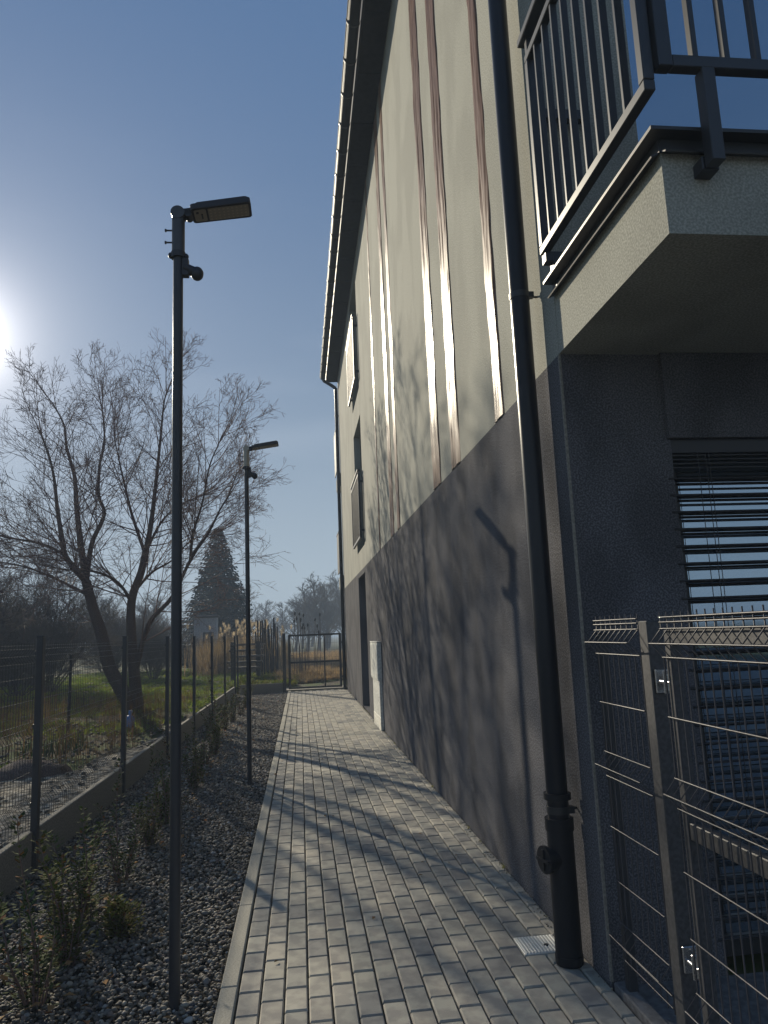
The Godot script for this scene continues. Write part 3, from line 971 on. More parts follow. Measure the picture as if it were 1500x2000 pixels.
func downpipes(house: Node3D) -> void:
	var at := Vector3(1.172, 0, -3.48)
	var p := MB.new()
	p.rod(at + Vector3(0, 0.6, 0), at + Vector3(0, 8.55, 0), 0.05, 28)
	p.tube(PackedVector3Array([at + Vector3(0, 8.55, 0), at + Vector3(-0.06, 8.68, 0), at + Vector3(-0.3, 8.9, 0), at + Vector3(-0.347, 9.06, 0)]), PackedFloat32Array([0.05, 0.05, 0.05, 0.05]), 20, true)
	var pipe := part(house, "downpipe", p.mesh(), M.pipe, true)
	var f := MB.new()
	f.rod(at + Vector3(0, 0.0, 0), at + Vector3(0, 0.62, 0), 0.0605, 28)
	pipe_rings(f, at, [0.61, 0.585], 0.066)
	pipe_rings(f, at, [0.72, 0.025], 0.063)
	part(pipe, "pipe_foot", f.mesh(), M.anth_matt, true)
	var c := MB.new()
	var dir := Vector3(-0.97, 0, 0.24).normalized()
	c.rod(at + dir * 0.03 + Vector3(0, 0.45, 0), at + dir * 0.082 + Vector3(0, 0.45, 0), 0.052, 24)
	c.rod(at + dir * 0.08 + Vector3(0, 0.45, 0), at + dir * 0.096 + Vector3(0, 0.45, 0), 0.06, 24)
	var across := Vector3(-dir.z, 0, dir.x)
	c.box(at + dir * 0.1 + Vector3(0, 0.45, 0), Vector3(0.012, 0.014, 0.1), Basis(Vector3.UP, atan2(-dir.z, dir.x)))
	c.box(at + dir * 0.099 + Vector3(0, 0.45, 0), Vector3(0.011, 0.09, 0.014), Basis(Vector3.UP, atan2(-dir.z, dir.x)))
	part(pipe, "cleanout_cap", c.mesh(), M.anth_matt, true)
	for y in [0.66, 3.2, 5.6, 7.9]:
		var k := MB.new()
		k.rod(at + Vector3(0, y - 0.016, 0), at + Vector3(0, y + 0.016, 0), 0.054, 24)
		k.rod(at + Vector3(0.05, y, 0.0), Vector3(WALL_X, y, at.z), 0.006, 8)
		k.box(at + Vector3(0.052, y, 0.02), Vector3(0.03, 0.03, 0.03))
		part(pipe, "pipe_clip", k.mesh(), M.frame, true)
	# far corner downpipe
	var fa := Vector3(1.2, 0, END_Z + 0.1)
	var q := MB.new()
	q.rod(fa + Vector3(0, 0, 0), fa + Vector3(0, 8.75, 0), 0.05, 16)
	q.tube(PackedVector3Array([fa + Vector3(0, 8.75, 0), fa + Vector3(-0.15, 8.86, 0), fa + Vector3(-0.34, 8.98, 0), fa + Vector3(-0.375, 9.06, 0)]), PackedFloat32Array([0.05, 0.05, 0.05, 0.05]), 12, true)
	var far := part(house, "downpipe", q.mesh(), M.pipe, true)
	for y in [3.1, 5.6, 7.9]:
		var k := MB.new()
		k.rod(fa + Vector3(0, y - 0.02, 0), fa + Vector3(0, y + 0.02, 0), 0.058, 16)
		part(far, "pipe_clip", k.mesh(), M.frame, true)

# ---------------------------------------------------------------- fences and gates

func mesh_panel(length: float, y0: float, y1: float, folds: Array, rows: Array, out: Vector3, dir: Vector3, start: Vector3, r := 0.0023, depth := 0.035) -> ArrayMesh:
	# welded wire panel: upright wires that bend outwards at the folds, level wires at rows and folds
	var mb := MB.new()
	var count := int(round(length / 0.05))
	var path := [[y0, 0.0]]
	for f in folds:
		path.append([f - 0.05, 0.0]); path.append([f, 1.0]); path.append([f + 0.05, 0.0])
	path.append([y1, 0.0])
	for k in count + 1:
		var base := start + dir * minf(k * 0.05, length)
		var p := PackedVector3Array()
		var rr := PackedFloat32Array()
		for q in path:
			p.append(base + Vector3(0, q[0], 0) + out * (q[1] * depth)); rr.append(r)
		mb.tube(p, rr, 4)
	var levels := []
	for f in folds:
		levels.append([f - 0.05, 0.0]); levels.append([f, 1.0]); levels.append([f + 0.05, 0.0])
	for y in rows: levels.append([y, 0.0])
	for l in levels:
		var s: Vector3 = start + Vector3(0, l[0], 0) + out * (l[1] * depth + r * 1.7)
		mb.wire(s, s + dir * length, r * 1.15)
	return mb.mesh()

func build_left_fence() -> void:
	var a := Vector3(-1.9, 0, -4.0); var b := Vector3(-1.78, 0, -21.3)
	var dir := (b - a).normalized()
	var fence := thing("garden_fence", Vector3(-1.85, 0, -12), "long charcoal wire fence on low concrete boards beside the gravel bed", "fence")
	var zs := [-0.6, -3.12, -5.64, -8.16, -10.6, -13.07, -15.48, -17.9, -20.4]
	var at := func(z: float) -> Vector3: return a + dir * ((a.z - z) / -dir.z)
	var out := Vector3(1, 0, 0)
	var pb := MB.new()
	pb.bevel_box(Vector3(0, 0.78, 0), Vector3(0.045, 1.58, 0.06), 0.003)
	pb.bevel_box(Vector3(0, 1.575, 0), Vector3(0.05, 0.014, 0.066), 0.003)
	var pm := pb.mesh()
	var cl := MB.new()
	for y in [0.42, 0.95, 1.46]: cl.bevel_box(Vector3(-0.026, y, 0), Vector3(0.012, 0.03, 0.05), 0.002)
	var cm := cl.mesh()
	for k in zs.size():
		var p: Vector3 = at.call(zs[k])
		var o := part(fence, "post", pm, M.post, true, p + Vector3(0.02, 0, 0))
		part(o, "clip", cm, M.frame)
		if k + 1 < zs.size():
			var q: Vector3 = at.call(zs[k + 1])
			var s := p + (q - p).normalized() * 0.035
			var e := q - (q - p).normalized() * 0.035
			part(fence, "wire_panel", mesh_panel((e - s).length(), 0.26, 1.53, [0.42, 0.93, 1.44], [0.28, 0.64, 0.78, 1.13, 1.29, 1.515], Vector3(-1, 0, 0), (e - s).normalized(), s + Vector3(-0.012, 0, 0), 0.0019 if k < 3 else (0.0014 if k < 4 else 0.0009)), M.wire, true)
			var c := MB.new()
			c.bevel_box(Vector3.ZERO, Vector3(0.05, 0.33, (e - s).length() - 0.012), 0.006, Basis(Vector3.UP, atan2(-(e - s).x, -(e - s).z)))
			part(fence, "concrete_board", c.mesh(), M.concrete, true, (s + e) * 0.5 + Vector3(-0.004, 0.085, 0))
	# short cross fence between the corner and the far gate
	var cross := thing("cross_fence", Vector3(-1.1, 0, -21.25), "short low wire fence on a concrete board left of the far gate", "fence")
	var zc := -21.25
	for x in [-1.77, -1.72]:
		pass
	part(cross, "post", pm, M.post, true, Vector3(-1.765, 0.03, zc))
	part(cross, "wire_panel", mesh_panel(1.15, 0.26, 1.5, [0.42, 0.93, 1.42], [0.28, 0.64, 1.13, 1.49], Vector3(0, 0, 1), Vector3.RIGHT, Vector3(-1.7, 0, zc), 0.0018), M.wire, true)
	var cb := MB.new()
	cb.bevel_box(Vector3(-1.125, 0.09, zc), Vector3(1.2, 0.3, 0.05), 0.006)
	part(cross, "concrete_board", cb.mesh(), M.concrete, true)

func build_far_gate() -> void:
	var z := -21.2
	var post := MB.new()
	post.bevel_box(Vector3(0, 0.79, 0), Vector3(0.09, 1.6, 0.09), 0.004)
	post.bevel_box(Vector3(0, 1.6, 0), Vector3(0.096, 0.02, 0.096), 0.004)
	var pm := post.mesh()
	var g := thing("far_gate", Vector3(0.4, 0, z), "charcoal garden gate with wire infill closing the end of the path", "gate")
	part(g, "gate_post", pm, M.post, true, Vector3(-0.47, 0, z))
	part(g, "gate_post", pm, M.post, true, Vector3(1.215, 0, z - 0.02))
	var fr := MB.new()
	var x0 := -0.36; var x1 := 1.14; var t := 0.065
	fr.span(Vector3(x0, 0.06, z - 0.02), Vector3(x0 + t, 1.56, z + 0.02)); fr.span(Vector3(x1 - t, 0.06, z - 0.02), Vector3(x1, 1.56, z + 0.02))
	fr.span(Vector3(x0 + t + 0.001, 1.51, z - 0.019), Vector3(x1 - t - 0.001, 1.559, z + 0.019)); fr.span(Vector3(x0 + t + 0.001, 0.061, z - 0.019), Vector3(x1 - t - 0.001, 0.11, z + 0.019))
	fr.span(Vector3(x0 + t + 0.001, 0.76, z - 0.018), Vector3(x1 - t - 0.001, 0.81, z + 0.018))
	fr.span(Vector3(0.64, 0.111, z - 0.016), Vector3(0.68, 0.759, z + 0.016)); fr.span(Vector3(0.64, 0.811, z - 0.016), Vector3(0.68, 1.509, z + 0.016))
	var leaf := part(g, "gate_leaf", fr.mesh(), M.post, true)
	part(leaf, "wire_panel", mesh_panel(x1 - x0 - 2 * t, 0.1, 1.52, [], [0.3, 0.5, 0.7, 0.9, 1.1, 1.3], Vector3(0, 0, 1), Vector3.RIGHT, Vector3(x0 + t, 0, z + 0.024), 0.0018), M.wire, true)
	var lk := MB.new()
	lk.bevel_box(Vector3(x0 + 0.03, 0.95, z + 0.03), Vector3(0.045, 0.2, 0.02), 0.003)
	lk.rod(Vector3(x0 + 0.03, 0.98, z + 0.04), Vector3(x0 + 0.03, 0.98, z + 0.08), 0.009, 8)
	lk.rod(Vector3(x0 + 0.03, 0.98, z + 0.08), Vector3(x0 + 0.14, 0.98, z + 0.08), 0.009, 8)
	part(leaf, "handle", lk.mesh(), M.frame, true)
	for y in [0.35, 1.3]:
		var h := MB.new()
		h.span(Vector3(x1 + 0.001, y - 0.03, z - 0.012), Vector3(1.169, y + 0.03, z + 0.012))
		part(leaf, "hinge", h.mesh(), M.frame, true)

func build_near_gate() -> void:
	var x := 1.28
	var fixed := thing("fence_infill", Vector3(x, 0, -2.9), "narrow fixed wire panel between the house corner and the near gate", "fence")
	part(fixed, "wire_panel", mesh_panel(0.42, 0.13, 1.535, [0.24, 0.915, 1.425], [0.15, 0.45, 0.66, 1.17, 1.498, 1.515], Vector3(-1, 0, 0), Vector3(0, 0, -1), Vector3(x + 0.004, 0, -2.715), 0.0028, 0.045), M.gate_wire, true)
	var sp := MB.new()
	sp.bevel_box(Vector3(x + 0.032, 0.73, -3.14), Vector3(0.04, 1.46, 0.04), 0.003)
	part(fixed, "post", sp.mesh(), M.frame, true)
	var g := thing("near_gate", Vector3(x, 0, -2.2), "near wire mesh gate with galvanised hinges at the right edge of the view", "gate")
	var p := MB.new()
	p.bevel_box(Vector3(x + 0.03, 0.745, -2.67), Vector3(0.06, 1.52, 0.07), 0.004)
	var gp := part(g, "gate_post", p.mesh(), M.light_post, true)
	var fr := MB.new()
	var z0 := -2.52; var z1 := -1.32
	fr.bevel_box(Vector3(x + 0.024, 0.765, z0 + 0.02), Vector3(0.04, 1.41, 0.04), 0.003)
	fr.bevel_box(Vector3(x + 0.024, 0.765, z1 - 0.02), Vector3(0.04, 1.41, 0.04), 0.003)
	for y in [0.08, 0.80, 1.45]: fr.bevel_box(Vector3(x + 0.025, y, (z0 + z1) * 0.5), Vector3(0.038, 0.055, z1 - z0 - 0.082), 0.003)
	var leaf := part(g, "gate_leaf", fr.mesh(), M.light_post, true)
	part(leaf, "wire_panel", mesh_panel(1.2, 0.09, 1.535, [0.235, 0.915, 1.425], [0.12, 0.45, 0.66, 1.17, 1.498, 1.515], Vector3(-1, 0, 0), Vector3(0, 0, 1), Vector3(x - 0.003, 0, z0), 0.003, 0.045), M.gate_wire, true)
	var far_post := MB.new()
	far_post.bevel_box(Vector3(x + 0.03, 0.745, -1.24), Vector3(0.06, 1.52, 0.07), 0.004)
	part(g, "gate_post", far_post.mesh(), M.light_post, true)
	for y in [0.345, 1.285]:
		var h := MB.new()
		h.bevel_box(Vector3(x + 0.032, y, -2.62), Vector3(0.05, 0.085, 0.008), 0.002)
		h.bevel_box(Vector3(x + 0.03, y, -2.56), Vector3(0.046, 0.08, 0.008), 0.002)
		h.bevel_box(Vector3(x + 0.05, y, -2.56), Vector3(0.012, 0.05, 0.075), 0.002)
		h.rod(Vector3(x + 0.024, y - 0.03, -2.552), Vector3(x + 0.024, y + 0.03, -2.552), 0.009, 10)
		h.rod(Vector3(x + 0.042, y + 0.022, -2.575), Vector3(x + 0.042, y + 0.022, -2.566), 0.006, 6)
		h.rod(Vector3(x + 0.042, y - 0.022, -2.575), Vector3(x + 0.042, y - 0.022, -2.566), 0.006, 6)
		h.rod(Vector3(x + 0.02, y, -2.633), Vector3(x + 0.02, y, -2.52), 0.008, 8)
		part(leaf, "hinge", h.mesh(), M.zinc, true)

# ---------------------------------------------------------------- lamps

func rounded(w0: float, w1: float, x0: float, x1: float, r: float) -> PackedVector2Array:
	var p := PackedVector2Array()
	for c in [[x1 - r, w1 - r, 0.0], [x0 + r, w0 - r, 0.5], [x0 + r, -w0 + r, 1.0], [x1 - r, -w1 + r, 1.5]]:
		for k in 6:
			var a: float = PI * (c[2] + 0.5 * k / 5.0)
			p.append(Vector2(c[0] + cos(a) * r, c[1] + sin(a) * r))
	return p

func build_lamps() -> void:
	var lamp := thing("lamp_post", Vector3(-0.565, 0, -3.487), "nearer tall slim charcoal lamp post in the gravel with flat tilted head", "lamp post", "lamp posts along the path")
	var p := MB.new()
	p.rod(Vector3(0, -0.1, 0), Vector3(0, 3.44, 0), 0.0242, 24)
	part(lamp, "pole", p.mesh(), M.anth)
	var c := MB.new()
	c.rod(Vector3(0, 3.41, 0), Vector3(0, 3.6, 0), 0.032, 20)
	c.rod(Vector3(0, 3.62, -0.033), Vector3(0, 3.62, 0.033), 0.034, 24)
	c.box(Vector3(0, 3.6, 0), Vector3(0.05, 0.05, 0.05))
	var cl := part(lamp, "clamp", c.mesh(), M.lamp_clamp)
	var bo := MB.new()
	for y in [3.47, 3.535]:
		bo.rod(Vector3(-0.03, y, 0), Vector3(-0.062, y, 0), 0.0045, 8)
		bo.rod(Vector3(-0.058, y, 0), Vector3(-0.066, y, 0), 0.008, 6)
	part(cl, "bolt_pair", bo.mesh(), M.lamp_clamp)
	var cr := MB.new()
	cr.rod(Vector3(0, 3.385, 0), Vector3(0, 3.415, 0), 0.036, 20)
	cr.ball(Vector3(-0.036, 3.4, 0), Vector3(0.014, 0.016, 0.016), 6, 10)
	cr.ball(Vector3(0.038, 3.395, 0), Vector3(0.014, 0.016, 0.016), 6, 10)
	part(lamp, "collar", cr.mesh(), M.lamp_body)
	var se := MB.new()
	se.box(Vector3(0.036, 3.335, 0), Vector3(0.03, 0.09, 0.04))
	se.rod(Vector3(0.03, 3.335, 0), Vector3(0.075, 3.315, 0), 0.026, 14)
	se.ball(Vector3(0.092, 3.305, 0), Vector3(0.032, 0.036, 0.032), 10, 16)
	part(lamp, "motion_sensor", se.mesh(), M.lamp_body)
	# head: a flat box on a short arm, tipped up
	var tip := Transform3D(Basis(Vector3.BACK, 0.16), Vector3(0.03, 3.625, 0))
	var ar := MB.new()
	ar.box(tip * Vector3(0.015, 0, 0), Vector3(0.05, 0.028, 0.06), tip.basis)
	ar.rod(tip * Vector3(0.02, -0.012, -0.03), tip * Vector3(0.02, -0.012, 0.03), 0.018, 12)
	part(lamp, "arm", ar.mesh(), M.lamp_body)
	var hd := MB.new()
	hd.prism(rounded(0.066, 0.07, 0.035, 0.335, 0.018), -0.016, 0.012, tip)
	hd.prism(rounded(0.055, 0.06, 0.06, 0.325, 0.018), 0.0121, 0.024, tip)
	var head := part(lamp, "lamp_head", hd.mesh(), M.lamp_body)
	var ln := MB.new()
	ln.prism(rounded(0.052, 0.052, 0.118, 0.322, 0.008), -0.0185, -0.0161, tip)
	ln.prism(rounded(0.05, 0.052, 0.048, 0.108, 0.012), -0.0185, -0.0161, tip)
	part(head, "lens", ln.mesh(), M.lens)
	var dots := MB.new()
	for a in 9:
		for b in 4: dots.box(tip * Vector3(0.13 + a * 0.022, -0.0192, -0.039 + b * 0.026), Vector3(0.009, 0.0016, 0.012), tip.basis)
	part(head, "diode_field", dots.mesh(), M.lamp_dot)
	var kn := MB.new()
	kn.rod(tip * Vector3(0.065, -0.0186, 0.03), tip * Vector3(0.065, -0.022, 0.03), 0.007, 10)
	kn.box(tip * Vector3(0.086, -0.02, -0.004), Vector3(0.008, 0.004, 0.04), tip.basis)
	part(head, "head_screw", kn.mesh(), M.frame)
	var far := copy(lamp, Vector3(-0.565, 0, -8.185), 0.0, Vector3.ONE, "farther slim charcoal lamp post in the gravel with pale clamp under its head")
	for ch in far.get_children():
		if String(ch.name) == "clamp": (ch as MeshInstance3D).material_override = M.lamp_clamp_pale

func build_cabinet() -> void:
	var c := thing("utility_cabinet", Vector3(1.24, 0, -12.3), "pale grey two part utility cabinet standing against the charcoal wall", "cabinet")
	var z0 := -11.72; var z1 := -12.85
	var lo := MB.new()
	lo.bevel_box(Vector3(1.238, 0.48, (z0 + z1) * 0.5 + 0.0), Vector3(0.048, 0.56, z0 - z1 - 0.05), 0.004)
	part(c, "lower_box", lo.mesh(), M.cabinet, true)
	var ft := MB.new()
	ft.bevel_box(Vector3(1.237, 0.1, (z0 + z1) * 0.5), Vector3(0.05, 0.2, z0 - z1 - 0.02), 0.004)
	part(c, "plinth", ft.mesh(), M.cabinet_foot, true)
	var up := MB.new()
	up.bevel_box(Vector3(1.228, 1.06, (z0 + z1) * 0.5 + 0.005), Vector3(0.066, 0.6, z0 - z1), 0.005)
	up.bevel_box(Vector3(1.225, 1.365, (z0 + z1) * 0.5 + 0.005), Vector3(0.078, 0.012, z0 - z1 + 0.02), 0.003)
	var ub := part(c, "upper_box", up.mesh(), M.cabinet, true)
	for k in 2:
		var d := MB.new()
		var w := (z0 - z1) * 0.5 - 0.03
		d.bevel_box(Vector3(1.192, 1.06, z0 - 0.02 - w * 0.5 - k * (w + 0.025)), Vector3(0.008, 0.54, w), 0.002)
		d.rod(Vector3(1.189, 1.06, z0 - 0.07 - k * (w + 0.025)), Vector3(1.184, 1.06, z0 - 0.07 - k * (w + 0.025)), 0.014, 10)
		part(ub, "door", d.mesh(), M.cabinet, true)

# ---------------------------------------------------------------- trees

func limb(mb: MB, pts: Array, r0: float, r1: float, sides := 8, keep := 1.0) -> PackedVector3Array:
	var cv := Curve3D.new()
	for k in pts.size():
		var a: Vector3 = pts[maxi(k - 1, 0)]; var b: Vector3 = pts[mini(k + 1, pts.size() - 1)]
		var t := (b - a) / 6.0
		cv.add_point(pts[k], -t, t)
	cv.bake_interval = 0.16
	var p := cv.get_baked_points()
	p = p.slice(0, maxi(4, int(p.size() * keep)))
	var r := PackedFloat32Array()
	for k in p.size(): r.append(lerpf(r0, r1, pow(float(k) / (p.size() - 1), 0.8)))
	mb.tube(p, r, sides)
	return p

func branch(mb: MB, at: Vector3, dir: Vector3, length: float, r: float, level: int, rng: RandomNumberGenerator, up: float, kids: float) -> void:
	var segs := 5 if level > 1 else (4 if level == 1 else 3)
	var p := PackedVector3Array([at])
	var rr := PackedFloat32Array([r])
	var d := dir
	var q := at
	for k in segs:
		d = (d + Vector3(rng.randf_range(-1, 1), rng.randf_range(-1, 1), rng.randf_range(-1, 1)) * 0.08 + Vector3.UP * up).normalized()
		q += d * (length / segs)
		p.append(q)
		rr.append(maxf(r * (1.0 - 0.72 * (k + 1) / segs), 0.003))
	mb.tube(p, rr, 4 if level > 1 else 3)
	if level == 0: return
	var count := int(round(kids * rng.randf_range(0.75, 1.25)))
	for k in count:
		var f := rng.randf_range(0.12, 1.0)
		var s := f * segs
		var j := mini(int(s), segs - 1)
		var o := p[j].lerp(p[j + 1], s - j)
		var t := (p[j + 1] - p[j]).normalized()
		var ax := t.cross(Vector3(rng.randf_range(-1, 1), rng.randf_range(-1, 1), rng.randf_range(-1, 1)))
		if ax.length_squared() < 0.001: continue
		var nd := t.rotated(ax.normalized(), rng.randf_range(0.45, 0.95))
		branch(mb, o, nd, length * rng.randf_range(0.38, 0.62) * (1.15 - 0.4 * f), maxf(r * 0.5, 0.003), level - 1, rng, up * 0.8, kids * 0.85)

func along(mb: MB, p: PackedVector3Array, count: int, from: float, length: float, r: float, level: int, rng: RandomNumberGenerator, up: float, kids: float) -> void:
	for k in count:
		var f := lerpf(from, 1.0, (k + rng.randf()) / count)
		var j := clampi(int(f * (p.size() - 1)), 0, p.size() - 2)
		var t := (p[j + 1] - p[j]).normalized()
		var ax := t.cross(Vector3(rng.randf_range(-1, 1), rng.randf_range(-0.4, 0.4), rng.randf_range(-1, 1))).normalized()
		var nd := t.rotated(ax, rng.randf_range(0.5, 1.0))
		branch(mb, p[j].lerp(p[j + 1], rng.randf()), nd, length * rng.randf_range(0.65, 1.2) * (1.2 - 0.55 * f), r * (1.15 - 0.6 * f), level, rng, up, kids)

func build_main_tree() -> void:
	var rng := RandomNumberGenerator.new()
	rng.seed = 9
	var tree := thing("bare_tree", Vector3(-3.6, 0, -17), "large bare many limbed tree with two leaning trunks behind the wire fence", "tree")
	var limbs := {
		"A": [Vector3(-3.59, -0.05, -17), Vector3(-3.96, 0.59, -17), Vector3(-4.19, 1.04, -17), Vector3(-4.38, 1.79, -17), Vector3(-4.54, 2.25, -17), Vector3(-4.72, 2.91, -17)],
		"L1": [Vector3(-4.72, 2.91, -17), Vector3(-5.11, 3.42, -16.87), Vector3(-5.18, 3.83, -16.74), Vector3(-5.26, 4.5, -16.61), Vector3(-5.33, 5.25, -16.49), Vector3(-5.46, 5.82, -16.36), Vector3(-5.64, 6.31, -16.23), Vector3(-5.97, 6.92, -16.1)],
		"L2": [Vector3(-4.72, 2.9, -17), Vector3(-4.9, 3.79, -17.13), Vector3(-5.05, 4.7, -17.26), Vector3(-5.15, 5.4, -17.39), Vector3(-5.38, 6.12, -17.51), Vector3(-5.52, 6.77, -17.64), Vector3(-5.98, 7.62, -17.77), Vector3(-6.12, 8.4, -17.9)],
		"L3": [Vector3(-4.71, 3.0, -17), Vector3(-4.63, 3.77, -17.06), Vector3(-4.39, 4.43, -17.11), Vector3(-4.54, 4.89, -17.17), Vector3(-4.55, 5.58, -17.23), Vector3(-4.47, 6.24, -17.29), Vector3(-4.57, 7.09, -17.34), Vector3(-4.88, 8.2, -17.4)],
		"L4": [Vector3(-4.78, 2.95, -17), Vector3(-5.12, 3.48, -16.65), Vector3(-5.53, 3.7, -16.3), Vector3(-6.18, 3.84, -15.95), Vector3(-6.73, 4.2, -15.6)],
		"L5": [Vector3(-4.66, 2.6, -17), Vector3(-5.45, 3, -17.35), Vector3(-6.2, 3.32, -17.7), Vector3(-6.97, 3.51, -18.05), Vector3(-7.97, 3.67, -18.4)],
		"B": [Vector3(-3.57, -0.05, -17), Vector3(-3.65, 0.83, -17), Vector3(-3.72, 1.58, -17), Vector3(-3.73, 2.45, -17), Vector3(-3.53, 3.09, -17), Vector3(-3.43, 3.6, -17)],
		"R1": [Vector3(-3.43, 3.58, -17), Vector3(-3.31, 4.15, -16.9), Vector3(-3.19, 5.1, -16.8), Vector3(-3.08, 6.11, -16.7), Vector3(-2.98, 6.98, -16.6), Vector3(-2.8, 7.54, -16.5), Vector3(-3, 8.06, -16.4)],
		"R2": [Vector3(-3.45, 3.48, -17), Vector3(-3.8, 4.43, -17.2), Vector3(-3.98, 5.02, -17.4), Vector3(-4.22, 5.9, -17.6), Vector3(-4.37, 6.66, -17.8), Vector3(-4.16, 7.7, -18)],
		"R3": [Vector3(-3.64, 0.83, -17), Vector3(-3.32, 1.9, -16.83), Vector3(-2.79, 2.48, -16.66), Vector3(-2.36, 3.3, -16.49), Vector3(-1.97, 3.82, -16.31), Vector3(-1.66, 4.38, -16.14), Vector3(-1.27, 4.94, -15.97), Vector3(-1.08, 5.54, -15.8)],
		"R4": [Vector3(-2.38, 3.26, -16.49), Vector3(-2.31, 3.84, -16.41), Vector3(-2.09, 4.55, -16.33), Vector3(-1.92, 5.36, -16.25), Vector3(-1.61, 6.08, -16.17), Vector3(-1.43, 6.67, -16.09)],
		"R5": [Vector3(-3.66, 2.66, -17), Vector3(-3.33, 3.1, -17.26), Vector3(-2.94, 3.38, -17.52), Vector3(-2.5, 3.9, -17.78), Vector3(-1.76, 4.1, -18.04), Vector3(-0.85, 4.36, -18.3)],
		"R6": [Vector3(-3.73, 2.4, -17), Vector3(-3.94, 2.82, -16.67), Vector3(-4.34, 3.05, -16.33), Vector3(-4.91, 3.08, -16)],
		"R7": [Vector3(-3.43, 3.55, -17), Vector3(-3.14, 4.31, -17.38), Vector3(-2.72, 4.78, -17.75), Vector3(-2.04, 5.12, -18.12), Vector3(-1.23, 5.53, -18.5)],
	}
	var thick := {"A": [0.175, 0.1], "B": [0.145, 0.075], "L1": [0.08, 0.018], "L2": [0.085, 0.016], "L3": [0.065, 0.013], "L4": [0.045, 0.013], "L5": [0.042, 0.012], "R1": [0.068, 0.013], "R2": [0.045, 0.011], "R3": [0.072, 0.014], "R4": [0.038, 0.011], "R5": [0.036, 0.009], "R6": [0.04, 0.016], "R7": [0.036, 0.009]}
	var tb := MB.new()
	var cb := MB.new()
	for k in limbs:
		var p := limb(tb, limbs[k], thick[k][0], thick[k][1], 10 if thick[k][0] > 0.06 else 7, 1.0 if k.length() == 1 or k == "R6" else (0.92 if k in ["L4", "L5"] else (0.72 if k in ["R5", "R7"] else 0.82)))
		if k == "A" or k == "B":
			along(cb, p, 3, 0.55, 1.5, 0.02, 3, rng, 0.08, 4.0)
		else:
			along(cb, p, 22, 0.05, 1.85, 0.014, 3, rng, 0.045, 4.0)
			for e in 3: branch(cb, p[p.size() - 1 - e], ((p[p.size() - 1] - p[p.size() - 3]).normalized() + Vector3(rng.randf_range(-0.3, 0.3), 0.1, rng.randf_range(-0.3, 0.3))).normalized(), 1.25, 0.012, 3, rng, 0.08, 5.0)
	part(tree, "trunk", tb.mesh(), M.bark, true)
	part(tree, "crown", cb.mesh(), M.twig, true)

func order_labels(list: Array, tail: String, reverse := false) -> void:
	var ordinals := ["first", "second", "third", "fourth", "fifth", "sixth", "seventh", "eighth", "ninth", "tenth", "eleventh", "twelfth", "thirteenth", "fourteenth", "fifteenth", "sixteenth", "seventeenth", "eighteenth", "nineteenth", "twentieth"]
	var s := list.duplicate()
	s.sort_custom(func(p, q): return p.position.x / -p.position.z < q.position.x / -q.position.z)
	if reverse: s.reverse()
	for k in s.size():
		var word: String = ordinals[k] if k < 20 else ("thirtieth" if k == 29 else "twenty " + ordinals[k - 20] if k < 29 else "thirty " + ordinals[k - 30])
		s[k].set_meta("label", word + " " + tail)

func make_bush(called: String, label: String, category: String, group: String, stems: int, height: float, seed_: int, m: Material, spread: float, level := 2, kids := 4.0, r := 0.02) -> Node3D:
	var rng := RandomNumberGenerator.new()
	rng.seed = seed_
	var t := thing(called, Vector3.ZERO, label, category, group)
	var sb := MB.new()
	var cb := MB.new()
	for k in stems:
		var a := rng.randf() * TAU
		var lean := rng.randf_range(0.1, spread)
		var d := Vector3(cos(a) * lean, 1.0, sin(a) * lean).normalized()
		var pts := [Vector3(cos(a), 0, sin(a)) * rng.randf_range(0.02, 0.18) - Vector3(0, 0.05, 0)]
		var h := height * rng.randf_range(0.6, 1.0)
		for s in 4:
			d = (d + Vector3(rng.randf_range(-0.22, 0.22), 0.05, rng.randf_range(-0.22, 0.22))).normalized()
			pts.append(pts[-1] + d * h / 4.0)
		var p := limb(sb, pts, r * height * 0.5, 0.008, 5)
		along(cb, p, int(7 + height), 0.15, height * 0.34, 0.011, level, rng, 0.06, kids)
	part(t, "stem", sb.mesh(), m)
	part(t, "crown", cb.mesh(), m)
	return t

func build_thicket() -> void:
	var lab := "bare brown shrub in the dense thicket behind the wire fence"
	var grp := "bare shrubs of the thicket"
	var rng := RandomNumberGenerator.new()
	rng.seed = 15
	var a := make_bush("thicket_shrub", lab, "shrub", grp, 15, 3.4, 31, M.thicket, 0.9, 2, 8.0, 0.012)
	var b := make_bush("thicket_shrub", lab, "shrub", grp, 14, 2.6, 32, M.thicket, 1.1, 2, 8.0, 0.012)
	a.position = Vector3(-9.2, 0, -15.5)
	b.position = Vector3(-8.2, 0, -12.0)
	var more := [a, b]
	for s in [[-10.6, -14.0, 1.15], [-10.6, -17.5, 1.3], [-9.4, -19.5, 1.2], [-9.5, -21, 1.35], [-8.4, -23.5, 1.15], [-10.8, -18.5, 1.3], [-8.2, -25.5, 1.3], [-11.5, -23.5, 1.5], [-5.6, -29.5, 0.8], [-9.0, -12.6, 1.1], [-12.2, -16.6, 1.3], [-9.9, -25, 1.2], [-10.2, -29, 1.2], [-8.0, -33, 1.0], [-12.5, -33, 1.3], [-7.3, -38, 0.9], [-10.4, -41, 1.0], [-14.5, -38, 1.2], [-17.5, -36, 1.4], [-13.6, -28, 1.4]]:
		more.append(copy(a if rng.randf() < 0.6 else b, Vector3(s[0], 0, s[1]), rng.randf() * TAU, Vector3.ONE * s[2]))
	order_labels(more, "bare brown thicket shrub from the left behind the wire fence")

